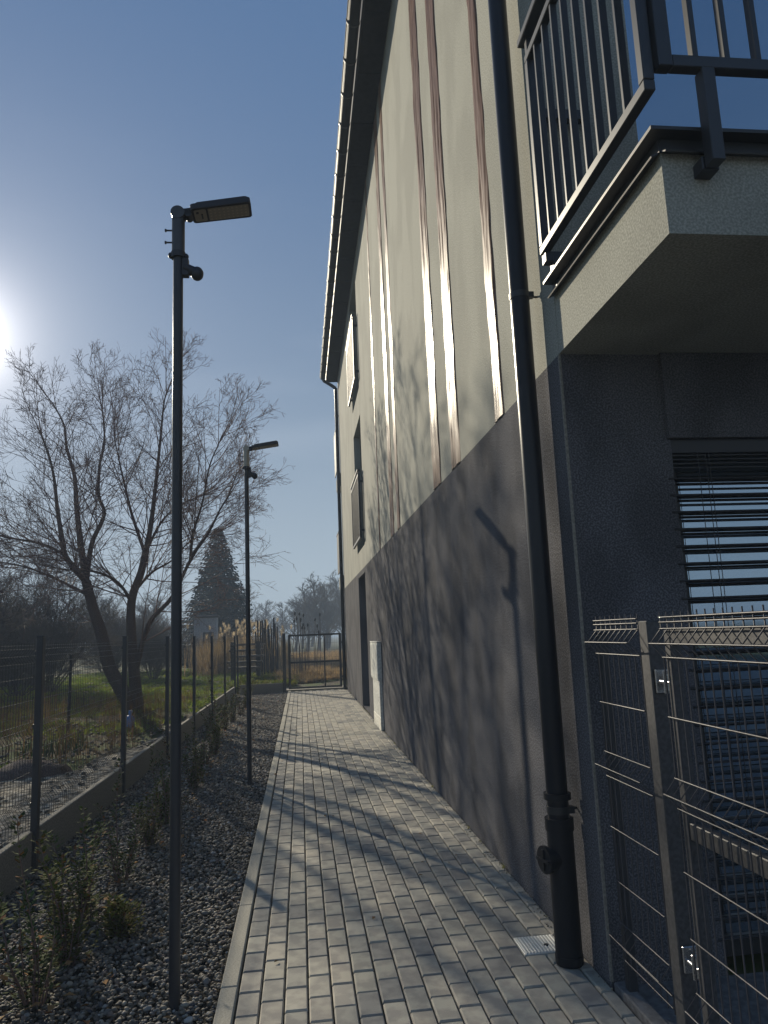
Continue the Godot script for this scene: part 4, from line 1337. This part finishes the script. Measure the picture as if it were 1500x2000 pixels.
func make_far_tree(seed_: int, height: float, label: String, narrow: float) -> Node3D:
	var rng := RandomNumberGenerator.new()
	rng.seed = seed_
	var t := thing("distant_tree", Vector3.ZERO, label, "tree", "bare trees of the distant tree line")
	var sb := MB.new()
	var cb := MB.new()
	var pts := [Vector3(0, -0.2, 0)]
	for k in 5: pts.append(pts[-1] + Vector3(rng.randf_range(-0.25, 0.25), height * 0.19, rng.randf_range(-0.25, 0.25)))
	var p := limb(sb, pts, height * 0.022, height * 0.004, 6)
	var mb_r := height * 0.006
	for k in 34:
		var f := lerpf(0.16, 1.0, (k + rng.randf()) / 34.0)
		var j := clampi(int(f * (p.size() - 1)), 0, p.size() - 2)
		var an := rng.randf() * TAU
		var d := Vector3(cos(an) * narrow, rng.randf_range(0.5, 1.1), sin(an) * narrow).normalized()
		branch(cb, p[j], d, height * 0.36 * rng.randf_range(0.7, 1.15) * (1.15 - 0.75 * f), mb_r, 2, rng, 0.1, 7.0)
	part(t, "trunk", sb.mesh(), M.far_twig)
	part(t, "crown", cb.mesh(), M.far_twig)
	return t

func build_background() -> void:
	var rng := RandomNumberGenerator.new()
	rng.seed = 21
	var lab := "bare grey tree in the hazy tree line beyond the far gate"
	var kinds := [make_far_tree(51, 9.0, lab, 0.9), make_far_tree(52, 7.5, lab, 0.7), make_far_tree(53, 10.5, lab, 0.55)]
	kinds[0].position = Vector3(-5.3, 0, -73)
	kinds[1].position = Vector3(-2.2, 0, -86)
	kinds[2].position = Vector3(1.6, 0, -66)
	var row := kinds.duplicate()
	for k in kinds: k.scale = Vector3(1.0, 0.72, 1.0)
	kinds[2].scale = Vector3(0.8, 0.62, 0.8)
	for s in [[-8.0, -90, 0, 1.0], [-4.2, -98, 1, 1.05], [0.2, -92, 0, 0.8], [-0.6, -74, 1, 0.85], [0.6, -70, 2, 0.72], [2.4, -72, 1, 1.1], [3.0, -84, 0, 1.0], [4.4, -78, 2, 0.9], [1.4, -100, 1, 1.15], [-11.5, -84, 1, 0.95], [-15, -80, 0, 0.85], [-19, -76, 1, 1.0], [-23, -82, 0, 0.9], [-27, -74, 2, 0.8], [-12.5, -62, 0, 0.62], [-17, -58, 1, 0.7], [-21, -60, 0, 0.7], [-25, -62, 1, 0.8], [-31, -66, 0, 0.9], [-14.5, -47, 1, 0.5], [-10.5, -52, 0, 0.42], [-29, -52, 1, 0.8], [-36, -60, 0, 0.9], [6.5, -95, 0, 1.1], [-6.4, -64, 1, 0.5], [-3.2, -62, 0, 0.36]]:
		row.append(copy(kinds[s[2]], Vector3(s[0], 0, s[1]), rng.randf() * TAU, Vector3(1.25, 0.8, 1.25) * s[3], lab))
	order_labels(row, "bare grey tree from the house in the hazy distant tree line", true)
	# spruce
	var sp := thing("spruce", Vector3(-4.85, 0, -45), "dark conical spruce standing behind the garden between the two lamp posts", "tree")
	var tb := MB.new()
	tb.rod(Vector3(0, -0.1, 0), Vector3(0, 8.3, 0), 0.16, 8, 0.02)
	part(sp, "trunk", tb.mesh(), M.bark)
	var cb := MB.new()
	cb.tinted = true
	var h := 8.35
	var y := 0.5
	while y < h - 0.12:
		var rad := 2.75 * pow(1.0 - y / h, 0.8) + 0.05
		var n := int(8 + rad * 6)
		for k in n:
			var a := TAU * (k + rng.randf()) / n
			var len_ := rad * rng.randf_range(0.72, 1.12)
			var out := Vector3(cos(a), 0, sin(a))
			var side := Vector3(-sin(a), 0, cos(a))
			var steps := maxi(3, int(len_ * 7))
			for s in steps:
				var f := (s + 0.6) / steps
				var c := Vector3(0, y, 0) + out * (len_ * f) + Vector3(0, -0.32 * len_ * f + 0.22 * len_ * f * f, 0)
				var w := 0.24 * (1.0 - 0.55 * f) * rng.randf_range(0.7, 1.2)
				cb.tint = Color(0.014, 0.03, 0.027) * rng.randf_range(0.7, 1.5)
				for q in [-1.0, 1.0]:
					var tipv: Vector3 = c + side * (q * w) + out * 0.14 + Vector3(0, rng.randf_range(-0.16, 0.0), 0)
					cb.quad(c - out * 0.05, c + out * 0.07, tipv, tipv - out * 0.09)
			cb.tint = Color(0.02, 0.036, 0.027)
			var e := Vector3(0, y - 0.1 * len_, 0) + out * len_
			cb.quad(e - side * 0.05, e + out * 0.18 + Vector3(0, 0.03, 0), e + side * 0.05, e - out * 0.1)
		y += 0.13
	part(sp, "crown", cb.mesh(), M.spruce)
	# small pale shed
	var sh := thing("shed", Vector3(-4.75, 0, -38), "small pale garden shed in front of the dark spruce", "shed")
	var w := MB.new()
	w.span(Vector3(-0.55, 0, -0.8), Vector3(0.55, 2.62, 0.0))
	part(sh, "wall", w.mesh(), M.shed)
	var r := MB.new()
	r.box(Vector3(0, 2.69, -0.4), Vector3(1.3, 0.06, 1.1), Basis(Vector3.RIGHT, -0.06))
	part(sh, "roof", r.mesh(), M.shed_roof)
	var d := MB.new()
	d.span(Vector3(-0.1, 0.05, 0.001), Vector3(0.42, 1.9, 0.03))
	part(sh, "door", d.mesh(), M.dark_wood)
	# dark picket fence beyond the cross fence
	var pk := thing("picket_fence", Vector3(-1.2, 0, -28), "old dark paling fence of uneven upright boards behind the far gate", "fence")
	for k in 12:
		var b := MB.new()
		var hh := 1.9 + rng.randf_range(-0.22, 0.2) + k * 0.012
		b.box(Vector3(0, hh * 0.5, 0), Vector3(0.055, hh, 0.03), Basis(Vector3.BACK, rng.randf_range(-0.04, 0.04)))
		part(pk, "paling", b.mesh(), M.dark_wood, true, Vector3(-1.62 + k * 0.066, 0.05, -27.6 - k * 0.12))
	# stack of pale boards
	var st := thing("board_stack", Vector3(-1.8, 0, -27), "stack of weathered pale boards beside the dark paling fence", "boards")
	for k in 5:
		var b := MB.new()
		b.bevel_box(Vector3.ZERO, Vector3(1.25 + rng.randf_range(-0.15, 0.1), 0.07, 0.3), 0.01, Basis(Vector3.UP, rng.randf_range(-0.1, 0.1)))
		part(st, "board", b.mesh(), M.wood, true, Vector3(-1.95 + rng.randf_range(-0.1, 0.1), 0.5 + k * 0.2, -26.8))
	for q in [-2.4, -1.5]:
		var b := MB.new()
		b.box(Vector3.ZERO, Vector3(0.12, 1.4, 0.26))
		part(st, "stake", b.mesh(), M.dark_wood, true, Vector3(q, 0.7, -26.8))
	# teasels
	var tz := thing("teasel_clump", Vector3(0.2, 0, -27.5), "clump of tall dry teasels with dark seed heads behind the far gate", "plant")
	for k in 16:
		var hgt := rng.randf_range(1.6, 2.35)
		var o := Vector3(rng.randf_range(-0.5, 0.5), 0, rng.randf_range(-0.5, 0.5))
		var b := MB.new()
		b.tube(PackedVector3Array([o, o + Vector3(rng.randf_range(-0.08, 0.08), hgt * 0.5, 0), o + Vector3(rng.randf_range(-0.12, 0.12), hgt, 0)]), PackedFloat32Array([0.012, 0.01, 0.007]), 4)
		var tip := b.v[b.v.size() - 1]
		var sm := part(tz, "stem", b.mesh(), M.far_twig)
		var hb := MB.new()
		hb.ball(tip + Vector3(0, 0.03, 0), Vector3(0.035, 0.065, 0.035), 6, 8)
		part(sm, "seed_head", hb.mesh(), M.dark_wood)
	blades()

func scatter(called: String, blade: Mesh, spots: Array, cols: Array, m: Material) -> void:
	var mm := MultiMesh.new()
	mm.transform_format = MultiMesh.TRANSFORM_3D
	mm.use_colors = true
	mm.mesh = blade
	mm.instance_count = spots.size()
	for q in spots.size():
		mm.set_instance_transform(q, spots[q])
		mm.set_instance_color(q, cols[q])
	var mi := MultiMeshInstance3D.new()
	mi.name = numbered(called)
	mi.multimesh = mm
	mi.material_override = m
	mi.set_meta("kind", "stuff")
	add_child(mi)

func tuft(count: int, h: float, w: float, spread: float, seed_: int) -> ArrayMesh:
	var rng := RandomNumberGenerator.new()
	rng.seed = seed_
	var mb := MB.new()
	for k in count:
		var a := rng.randf() * TAU
		var o := Vector3(cos(a), 0, sin(a)) * rng.randf() * spread * 0.4
		var d := Vector3(cos(a) * spread * rng.randf(), h * rng.randf_range(0.6, 1.0), sin(a) * spread * rng.randf())
		var s := Vector3(-sin(a), 0, cos(a)) * w
		var mid := o + d * 0.55 + Vector3(0, h * 0.08, 0)
		mb.quad(o - s, o + s, mid + s * 0.7, mid - s * 0.7)
		mb.tri(mid - s * 0.7, mid + s * 0.7, o + d)
	return mb.mesh()

func blades() -> void:
	var rng := RandomNumberGenerator.new()
	rng.seed = 61
	var f := FastNoiseLite.new()
	f.seed = 8
	f.frequency = 0.25
	# lawn
	var spots := []; var cols := []
	for q in 24000:
		var z := -9.0 - 30.0 * pow(rng.randf(), 1.3)
		var x := rng.randf_range(-11.0, -2.1)
		if f.get_noise_2d(x, z) < -0.08 and z > -16: continue
		if z > -12.5 and x > -3.4: continue
		spots.append(Transform3D(Basis(Vector3.UP, rng.randf() * TAU) * Basis.from_scale(Vector3.ONE * rng.randf_range(0.6, 1.3)), Vector3(x, rise(x, z) - 0.005, z)))
		var g := rng.randf()
		cols.append(Color(0.16, 0.23, 0.045).lerp(Color(0.27, 0.25, 0.09), g * g) * rng.randf_range(0.75, 1.2))
	scatter("lawn_grass", tuft(9, 0.085, 0.005, 0.09, 1), spots, cols, M.grass)
	# lawn strip behind the cross fence
	spots = []; cols = []
	for q in 3500:
		var z := rng.randf_range(-32, -22.4)
		var x := rng.randf_range(-2.1, -0.2) - (z + 22) * 0.02
		spots.append(Transform3D(Basis(Vector3.UP, rng.randf() * TAU) * Basis.from_scale(Vector3.ONE * rng.randf_range(0.8, 1.9)), Vector3(x, rise(x, z), z)))
		cols.append(Color(0.08, 0.12, 0.025).lerp(Color(0.16, 0.13, 0.06), rng.randf()))
	scatter("lawn_grass", tuft(9, 0.1, 0.006, 0.1, 2), spots, cols, M.grass)
	# dry weeds beyond the gate
	spots = []; cols = []
	for q in 9000:
		var z := -23.9 - 30.0 * pow(rng.randf(), 1.7)
		var x := rng.randf_range(-0.75, 5.5) + (z + 24) * 0.12 * rng.randf()
		if x < -1.0 and z > -29: continue
		var s := rng.randf_range(0.5, 1.25) * clampf(0.5 + (-24.0 - z) * 0.05, 0.45, 1.1) * (0.75 + 0.5 * f.get_noise_2d(x * 5.0, z * 5.0))
		spots.append(Transform3D(Basis(Vector3.UP, rng.randf() * TAU) * Basis.from_scale(Vector3(s * 1.2, s, s * 1.2)), Vector3(x, rise(x, z), z)))
		cols.append(Color(0.4, 0.335, 0.24).lerp(Color(0.19, 0.15, 0.11), rng.randf()) * rng.randf_range(0.6, 1.3))
	scatter("dry_weeds", tuft(12, 0.5, 0.008, 0.36, 3), spots, cols, M.straw)
	# reeds in front of the spruce
	spots = []; cols = []
	for q in 620:
		var z := rng.randf_range(-38, -31)
		var x := clampf(rng.randfn(-2.5, 1.0), -6.0, -0.6)
		var s := rng.randf_range(0.7, 1.15)
		spots.append(Transform3D(Basis(Vector3.UP, rng.randf() * TAU) * Basis.from_scale(Vector3.ONE * s), Vector3(x, 0, z)))
		cols.append(Color(0.17, 0.145, 0.115).lerp(Color(0.3, 0.26, 0.2), rng.randf()))
	scatter("reeds", tuft(6, 1.95, 0.01, 0.35, 4), spots, cols, M.straw)
	# plumes on the reeds
	spots = []; cols = []
	for q in 95:
		var z := rng.randf_range(-36, -32)
		var x := clampf(rng.randfn(-2.3, 0.8), -5.0, -0.4)
		spots.append(Transform3D(Basis(Vector3.UP, rng.randf() * TAU), Vector3(x, rng.randf_range(1.55, 2.2), z)))
		cols.append(Color(0.5, 0.47, 0.42) * rng.randf_range(0.7, 1.1))
	scatter("reed_plumes", tuft(10, 0.24, 0.012, 0.09, 5), spots, cols, M.straw)

# ---------------------------------------------------------------- planting and garden

func make_shrub(called: String, label: String, h: float, dense: float, seed_: int, green: Color) -> Node3D:
	var rng := RandomNumberGenerator.new()
	rng.seed = seed_
	var t := thing(called, Vector3.ZERO, label, "shrub", "young shrubs in the gravel bed")
	var sb := MB.new()
	var lb := MB.new()
	lb.tinted = true
	for k in int(5 + dense * 4):
		var a := rng.randf() * TAU
		var d := Vector3(cos(a) * 0.28 * rng.randf(), 1, sin(a) * 0.28 * rng.randf()).normalized()
		var hh := h * (1.0 if k == 0 else rng.randf_range(0.35, 0.85))
		var p := PackedVector3Array([Vector3(cos(a) * 0.03, -0.04, sin(a) * 0.03)])
		var r := PackedFloat32Array([0.006])
		for s in 5:
			d = (d + Vector3(rng.randf_range(-0.16, 0.16), 0.06, rng.randf_range(-0.16, 0.16))).normalized()
			p.append(p[-1] + d * hh / 5.0)
			r.append(0.006 - 0.0009 * (s + 1))
		sb.tube(p, r, 4)
		var leaves := int(hh * 210 * dense)
		for q in leaves:
			var f := pow(rng.randf(), 0.8) * 4.99
			var o := p[int(f)].lerp(p[int(f) + 1], f - int(f))
			var b := rng.randf() * TAU
			var ld := Vector3(cos(b), rng.randf_range(0.1, 1.0), sin(b)).normalized()
			var side: Vector3 = ld.cross(Vector3.UP).normalized() * rng.randf_range(0.006, 0.012)
			var ln := rng.randf_range(0.018, 0.042)
			var st := o + ld * rng.randf_range(0.0, 0.035)
			lb.tint = green * rng.randf_range(0.55, 1.5)
			if rng.randf() < 0.08: lb.tint = Color(0.16, 0.07, 0.03) * rng.randf_range(0.6, 1.3)
			lb.tint.a = 1.0
			lb.quad(st, st + ld * ln * 0.5 - side, st + ld * ln, st + ld * ln * 0.5 + side)
	# low leaf mat at the foot
	for q in int(110 * dense):
		var b := rng.randf() * TAU
		var rr := rng.randf() * 0.13
		var o := Vector3(cos(b) * rr, rng.randf_range(0.0, 0.16) * (1.0 - rr * 3.0), sin(b) * rr)
		var ld := Vector3(cos(b + rng.randf_range(-1, 1)), rng.randf_range(0.0, 0.9), sin(b + rng.randf_range(-1, 1))).normalized()
		var side: Vector3 = ld.cross(Vector3.UP).normalized() * rng.randf_range(0.006, 0.011)
		lb.tint = (green if rng.randf() < 0.75 else Color(0.12, 0.08, 0.03)) * rng.randf_range(0.5, 1.4)
		lb.tint.a = 1.0
		lb.quad(o, o + ld * 0.018 - side, o + ld * 0.036, o + ld * 0.018 + side)
	part(t, "stem", sb.mesh(), M.twig)
	part(t, "foliage", lb.mesh(), M.leaf)
	return t

func build_shrubs() -> void:
	var rng := RandomNumberGenerator.new()
	rng.seed = 71
	var words := ["first", "second", "third", "fourth", "fifth", "sixth", "seventh", "eighth", "ninth", "tenth", "eleventh", "twelfth", "thirteenth", "fourteenth", "fifteenth", "sixteenth", "seventeenth", "eighteenth", "nineteenth"]
	var green := Color(0.065, 0.085, 0.024)
	var kinds := [make_shrub("young_shrub", "x", 0.74, 1.0, 81, green), make_shrub("young_shrub", "x", 0.82, 0.8, 82, Color(0.05, 0.068, 0.026)), make_shrub("young_shrub", "x", 0.66, 1.25, 83, Color(0.08, 0.088, 0.022))]
	var zs := [-3.1, -3.62, -4.02, -4.6, -5.25, -6.1, -6.7, -7.4, -8.2, -8.9, -9.7, -10.4, -11.3, -12.2, -13.2, -14.3, -15.6, -17.0, -18.6]
	for k in zs.size():
		var lab: String = words[k] + " young leafy shrub from the front in the gravel row by the fence"
		if k == 0: lab = "frontmost young leafy shrub in the gravel row, cut by the picture's lower left corner"
		var at := Vector3(-1.18 + rng.randf_range(-0.06, 0.06) - (0.1 if k > 11 else 0.0), 0, zs[k])
		var size := rng.randf_range(0.85, 1.12)
		if k < 3:
			kinds[k].position = at
			kinds[k].rotation.y = rng.randf() * TAU
			kinds[k].set_meta("label", lab)
		else:
			copy(kinds[k % 3], at, rng.randf() * TAU, Vector3(size, size * rng.randf_range(0.85, 1.1), size), lab)
	# low round cushion plant near the front
	var cu := make_shrub("cushion_plant", "low bushy yellow green cushion plant in the gravel right of the shrub row", 0.2, 2.6, 84, Color(0.12, 0.125, 0.025))
	cu.position = Vector3(-0.98, 0, -4.32)
	cu.set_meta("group", "low plants in the gravel bed")
	# fallen leaves
	var lf := MB.new()
	lf.quad(Vector3(-0.02, 0, 0), Vector3(0, 0.006, 0.012), Vector3(0.022, 0.002, 0), Vector3(0, 0.008, -0.012))
	var spots := []; var cols := []
	for q in 420:
		var z := -2.6 - 17.0 * pow(rng.randf(), 1.4)
		var x := -1.2 + rng.randfn(0.0, 0.22)
		spots.append(Transform3D(Basis.from_euler(Vector3(rng.randf_range(-0.5, 0.5), rng.randf() * TAU, rng.randf_range(-0.5, 0.5))) * Basis.from_scale(Vector3.ONE * rng.randf_range(0.7, 1.5)), Vector3(x, 0.008, z)))
		cols.append(Color(0.3, 0.12, 0.045).lerp(Color(0.28, 0.2, 0.1), rng.randf()))
	for q in 60:
		spots.append(Transform3D(Basis.from_euler(Vector3(rng.randf_range(-0.2, 0.2), rng.randf() * TAU, 0)) * Basis.from_scale(Vector3.ONE * rng.randf_range(0.4, 0.9)), Vector3(rng.randf_range(-0.3, 1.22), 0.004, -2.6 - 16.0 * rng.randf())))
		cols.append(Color(0.2, 0.12, 0.06) * rng.randf_range(0.5, 1.2))
	scatter("fallen_leaves", lf.mesh(), spots, cols, M.leaf)
	# crumbs and small weeds along the wall foot
	var cr := MB.new()
	cr.ball(Vector3.ZERO, Vector3(1, 0.7, 0.9), 4, 6)
	spots = []; cols = []
	for q in 1500:
		spots.append(Transform3D(Basis.from_euler(Vector3(0, rng.randf() * TAU, 0)) * Basis.from_scale(Vector3.ONE * rng.randf_range(0.002, 0.006)), Vector3(1.258 - absf(rng.randfn(0.0, 0.022)), 0.0, rng.randf_range(-21.0, -3.2))))
		cols.append(Color(0.3, 0.26, 0.19) * rng.randf_range(0.4, 1.3))
	scatter("wall_foot_crumbs", cr.mesh(), spots, cols, M.stone)
	spots = []; cols = []
	for q in 26:
		spots.append(Transform3D(Basis(Vector3.UP, rng.randf() * TAU) * Basis.from_scale(Vector3.ONE * rng.randf_range(0.25, 0.6)), Vector3(1.245, -0.004, rng.randf_range(-20.0, -3.3))))
		cols.append(Color(0.09, 0.11, 0.03).lerp(Color(0.2, 0.16, 0.07), rng.randf()))
	scatter("wall_foot_weeds", tuft(9, 0.07, 0.003, 0.07, 9), spots, cols, M.grass)

func build_garden() -> void:
	var rng := RandomNumberGenerator.new()
	rng.seed = 91
	# blue bag lying at the fence
	var bag := MB.new()
	bag.ball(Vector3(0, 0.1, 0), Vector3(0.09, 0.13, 0.06), 10, 14)
	for q in bag.v.size():
		var d := bag.v[q]
		bag.v[q] = d + Vector3(sin(d.y * 40.0) * 0.01, 0, cos(d.y * 33.0 + d.x * 30.0) * 0.012)
	var bt := thing("blue_bag", Vector3(-2.86, 0.1, -13.0), "small crumpled blue bag on the soil behind the fence by the tree", "bag")
	part(bt, "bag_body", bag.mesh(), M.blue)
	var nk := MB.new()
	nk.rod(Vector3(0, 0.2, 0), Vector3(0.02, 0.3, 0), 0.02, 8, 0.035)
	part(bt, "bag_neck", nk.mesh(), M.blue)
	# green clump of strap leaves
	var cl := thing("leafy_clump", Vector3(-3.3, 0.08, -10.6), "clump of fresh green strap leaves in the garden soil behind the fence", "plant")
	var tb := MB.new()
	tb.tinted = true
	for k in 90:
		var a := rng.randf() * TAU
		var o := Vector3(rng.randf_range(-0.4, 0.4), 0, rng.randf_range(-0.25, 0.25))
		var d := Vector3(cos(a) * 0.09, rng.randf_range(0.14, 0.26), sin(a) * 0.09)
		var s := Vector3(-sin(a), 0, cos(a)) * 0.008
		tb.tint = Color(0.03, 0.085, 0.03) * rng.randf_range(0.7, 1.4)
		tb.quad(o - s, o + s, o + d * 0.6 + s, o + d * 0.6 - s)
		tb.tri(o + d * 0.6 - s, o + d * 0.6 + s, o + d)
	part(cl, "foliage", tb.mesh(), M.leaf)
	# heap of dark soil
	var hp := MB.new()
	var f := FastNoiseLite.new()
	f.seed = 4
	f.frequency = 3.0
	hp.ball(Vector3.ZERO, Vector3(0.4, 0.2, 0.3), 14, 22)
	for q in hp.v.size(): hp.v[q] *= 1.0 + 0.35 * f.get_noise_3dv(hp.v[q] * 2.0)
	var ht := thing("soil_heap", Vector3(-2.9, 0.1, -8.6), "low dark heap of earth on the bare soil behind the fence", "soil heap")
	part(ht, "earth", hp.mesh(), M.bark)
	# old garden posts with sagging wires
	var wf := thing("old_wire_fence", Vector3(-4.6, 0, -11), "old garden fence of two thin posts and loose wires behind the front fence", "fence")
	var ps := [Vector3(-4.9, 0, -10.0), Vector3(-3.9, 0, -13.2), Vector3(-7.2, 0, -9.0)]
	for p in ps:
		var b := MB.new()
		b.rod(p + Vector3(0, -0.1, 0), p + Vector3(0.02, 1.35, 0), 0.025, 8)
		part(wf, "post", b.mesh(), M.dark_wood, true)
	for y in [0.5, 0.9, 1.25]:
		var b := MB.new()
		for s in [[ps[0], ps[1]], [ps[0], ps[2]]]:
			var a: Vector3 = s[0] + Vector3(0, y, 0); var e: Vector3 = s[1] + Vector3(0, y, 0)
			b.tube(PackedVector3Array([a, a.lerp(e, 0.5) - Vector3(0, 0.06, 0), e]), PackedFloat32Array([0.003, 0.003, 0.003]), 4)
		part(wf, "wire", b.mesh(), M.wire, true)
	# dry stalks standing at the foot of the tree and along the fence
	var spots := []; var cols := []
	for q in 900:
		var z := rng.randf_range(-19, -9.0)
		var x := rng.randf_range(-6.5, -2.2)
		spots.append(Transform3D(Basis(Vector3.UP, rng.randf() * TAU) * Basis.from_scale(Vector3.ONE * rng.randf_range(0.5, 1.2)), Vector3(x, rise(x, z), z)))
		cols.append(Color(0.16, 0.12, 0.07).lerp(Color(0.06, 0.045, 0.035), rng.randf()))
	scatter("dry_stalks", tuft(4, 0.55, 0.003, 0.16, 6), spots, cols, M.straw)
	# litter on the bare soil
	var ck := MB.new()
	ck.ball(Vector3.ZERO, Vector3(1, 0.6, 0.8), 4, 6)
	spots = []; cols = []
	for q in 900:
		var z := rng.randf_range(-14, -3.0)
		var x := rng.randf_range(-4.2, -2.0)
		spots.append(Transform3D(Basis.from_euler(Vector3(0, rng.randf() * TAU, 0)) * Basis.from_scale(Vector3.ONE * rng.randf_range(0.01, 0.035)), Vector3(x, 0.14 + rng.randf() * 0.03, z)))
		cols.append(Color(0.13, 0.11, 0.085) * rng.randf_range(0.4, 1.6))
	scatter("soil_clods", ck.mesh(), spots, cols, M.stone)
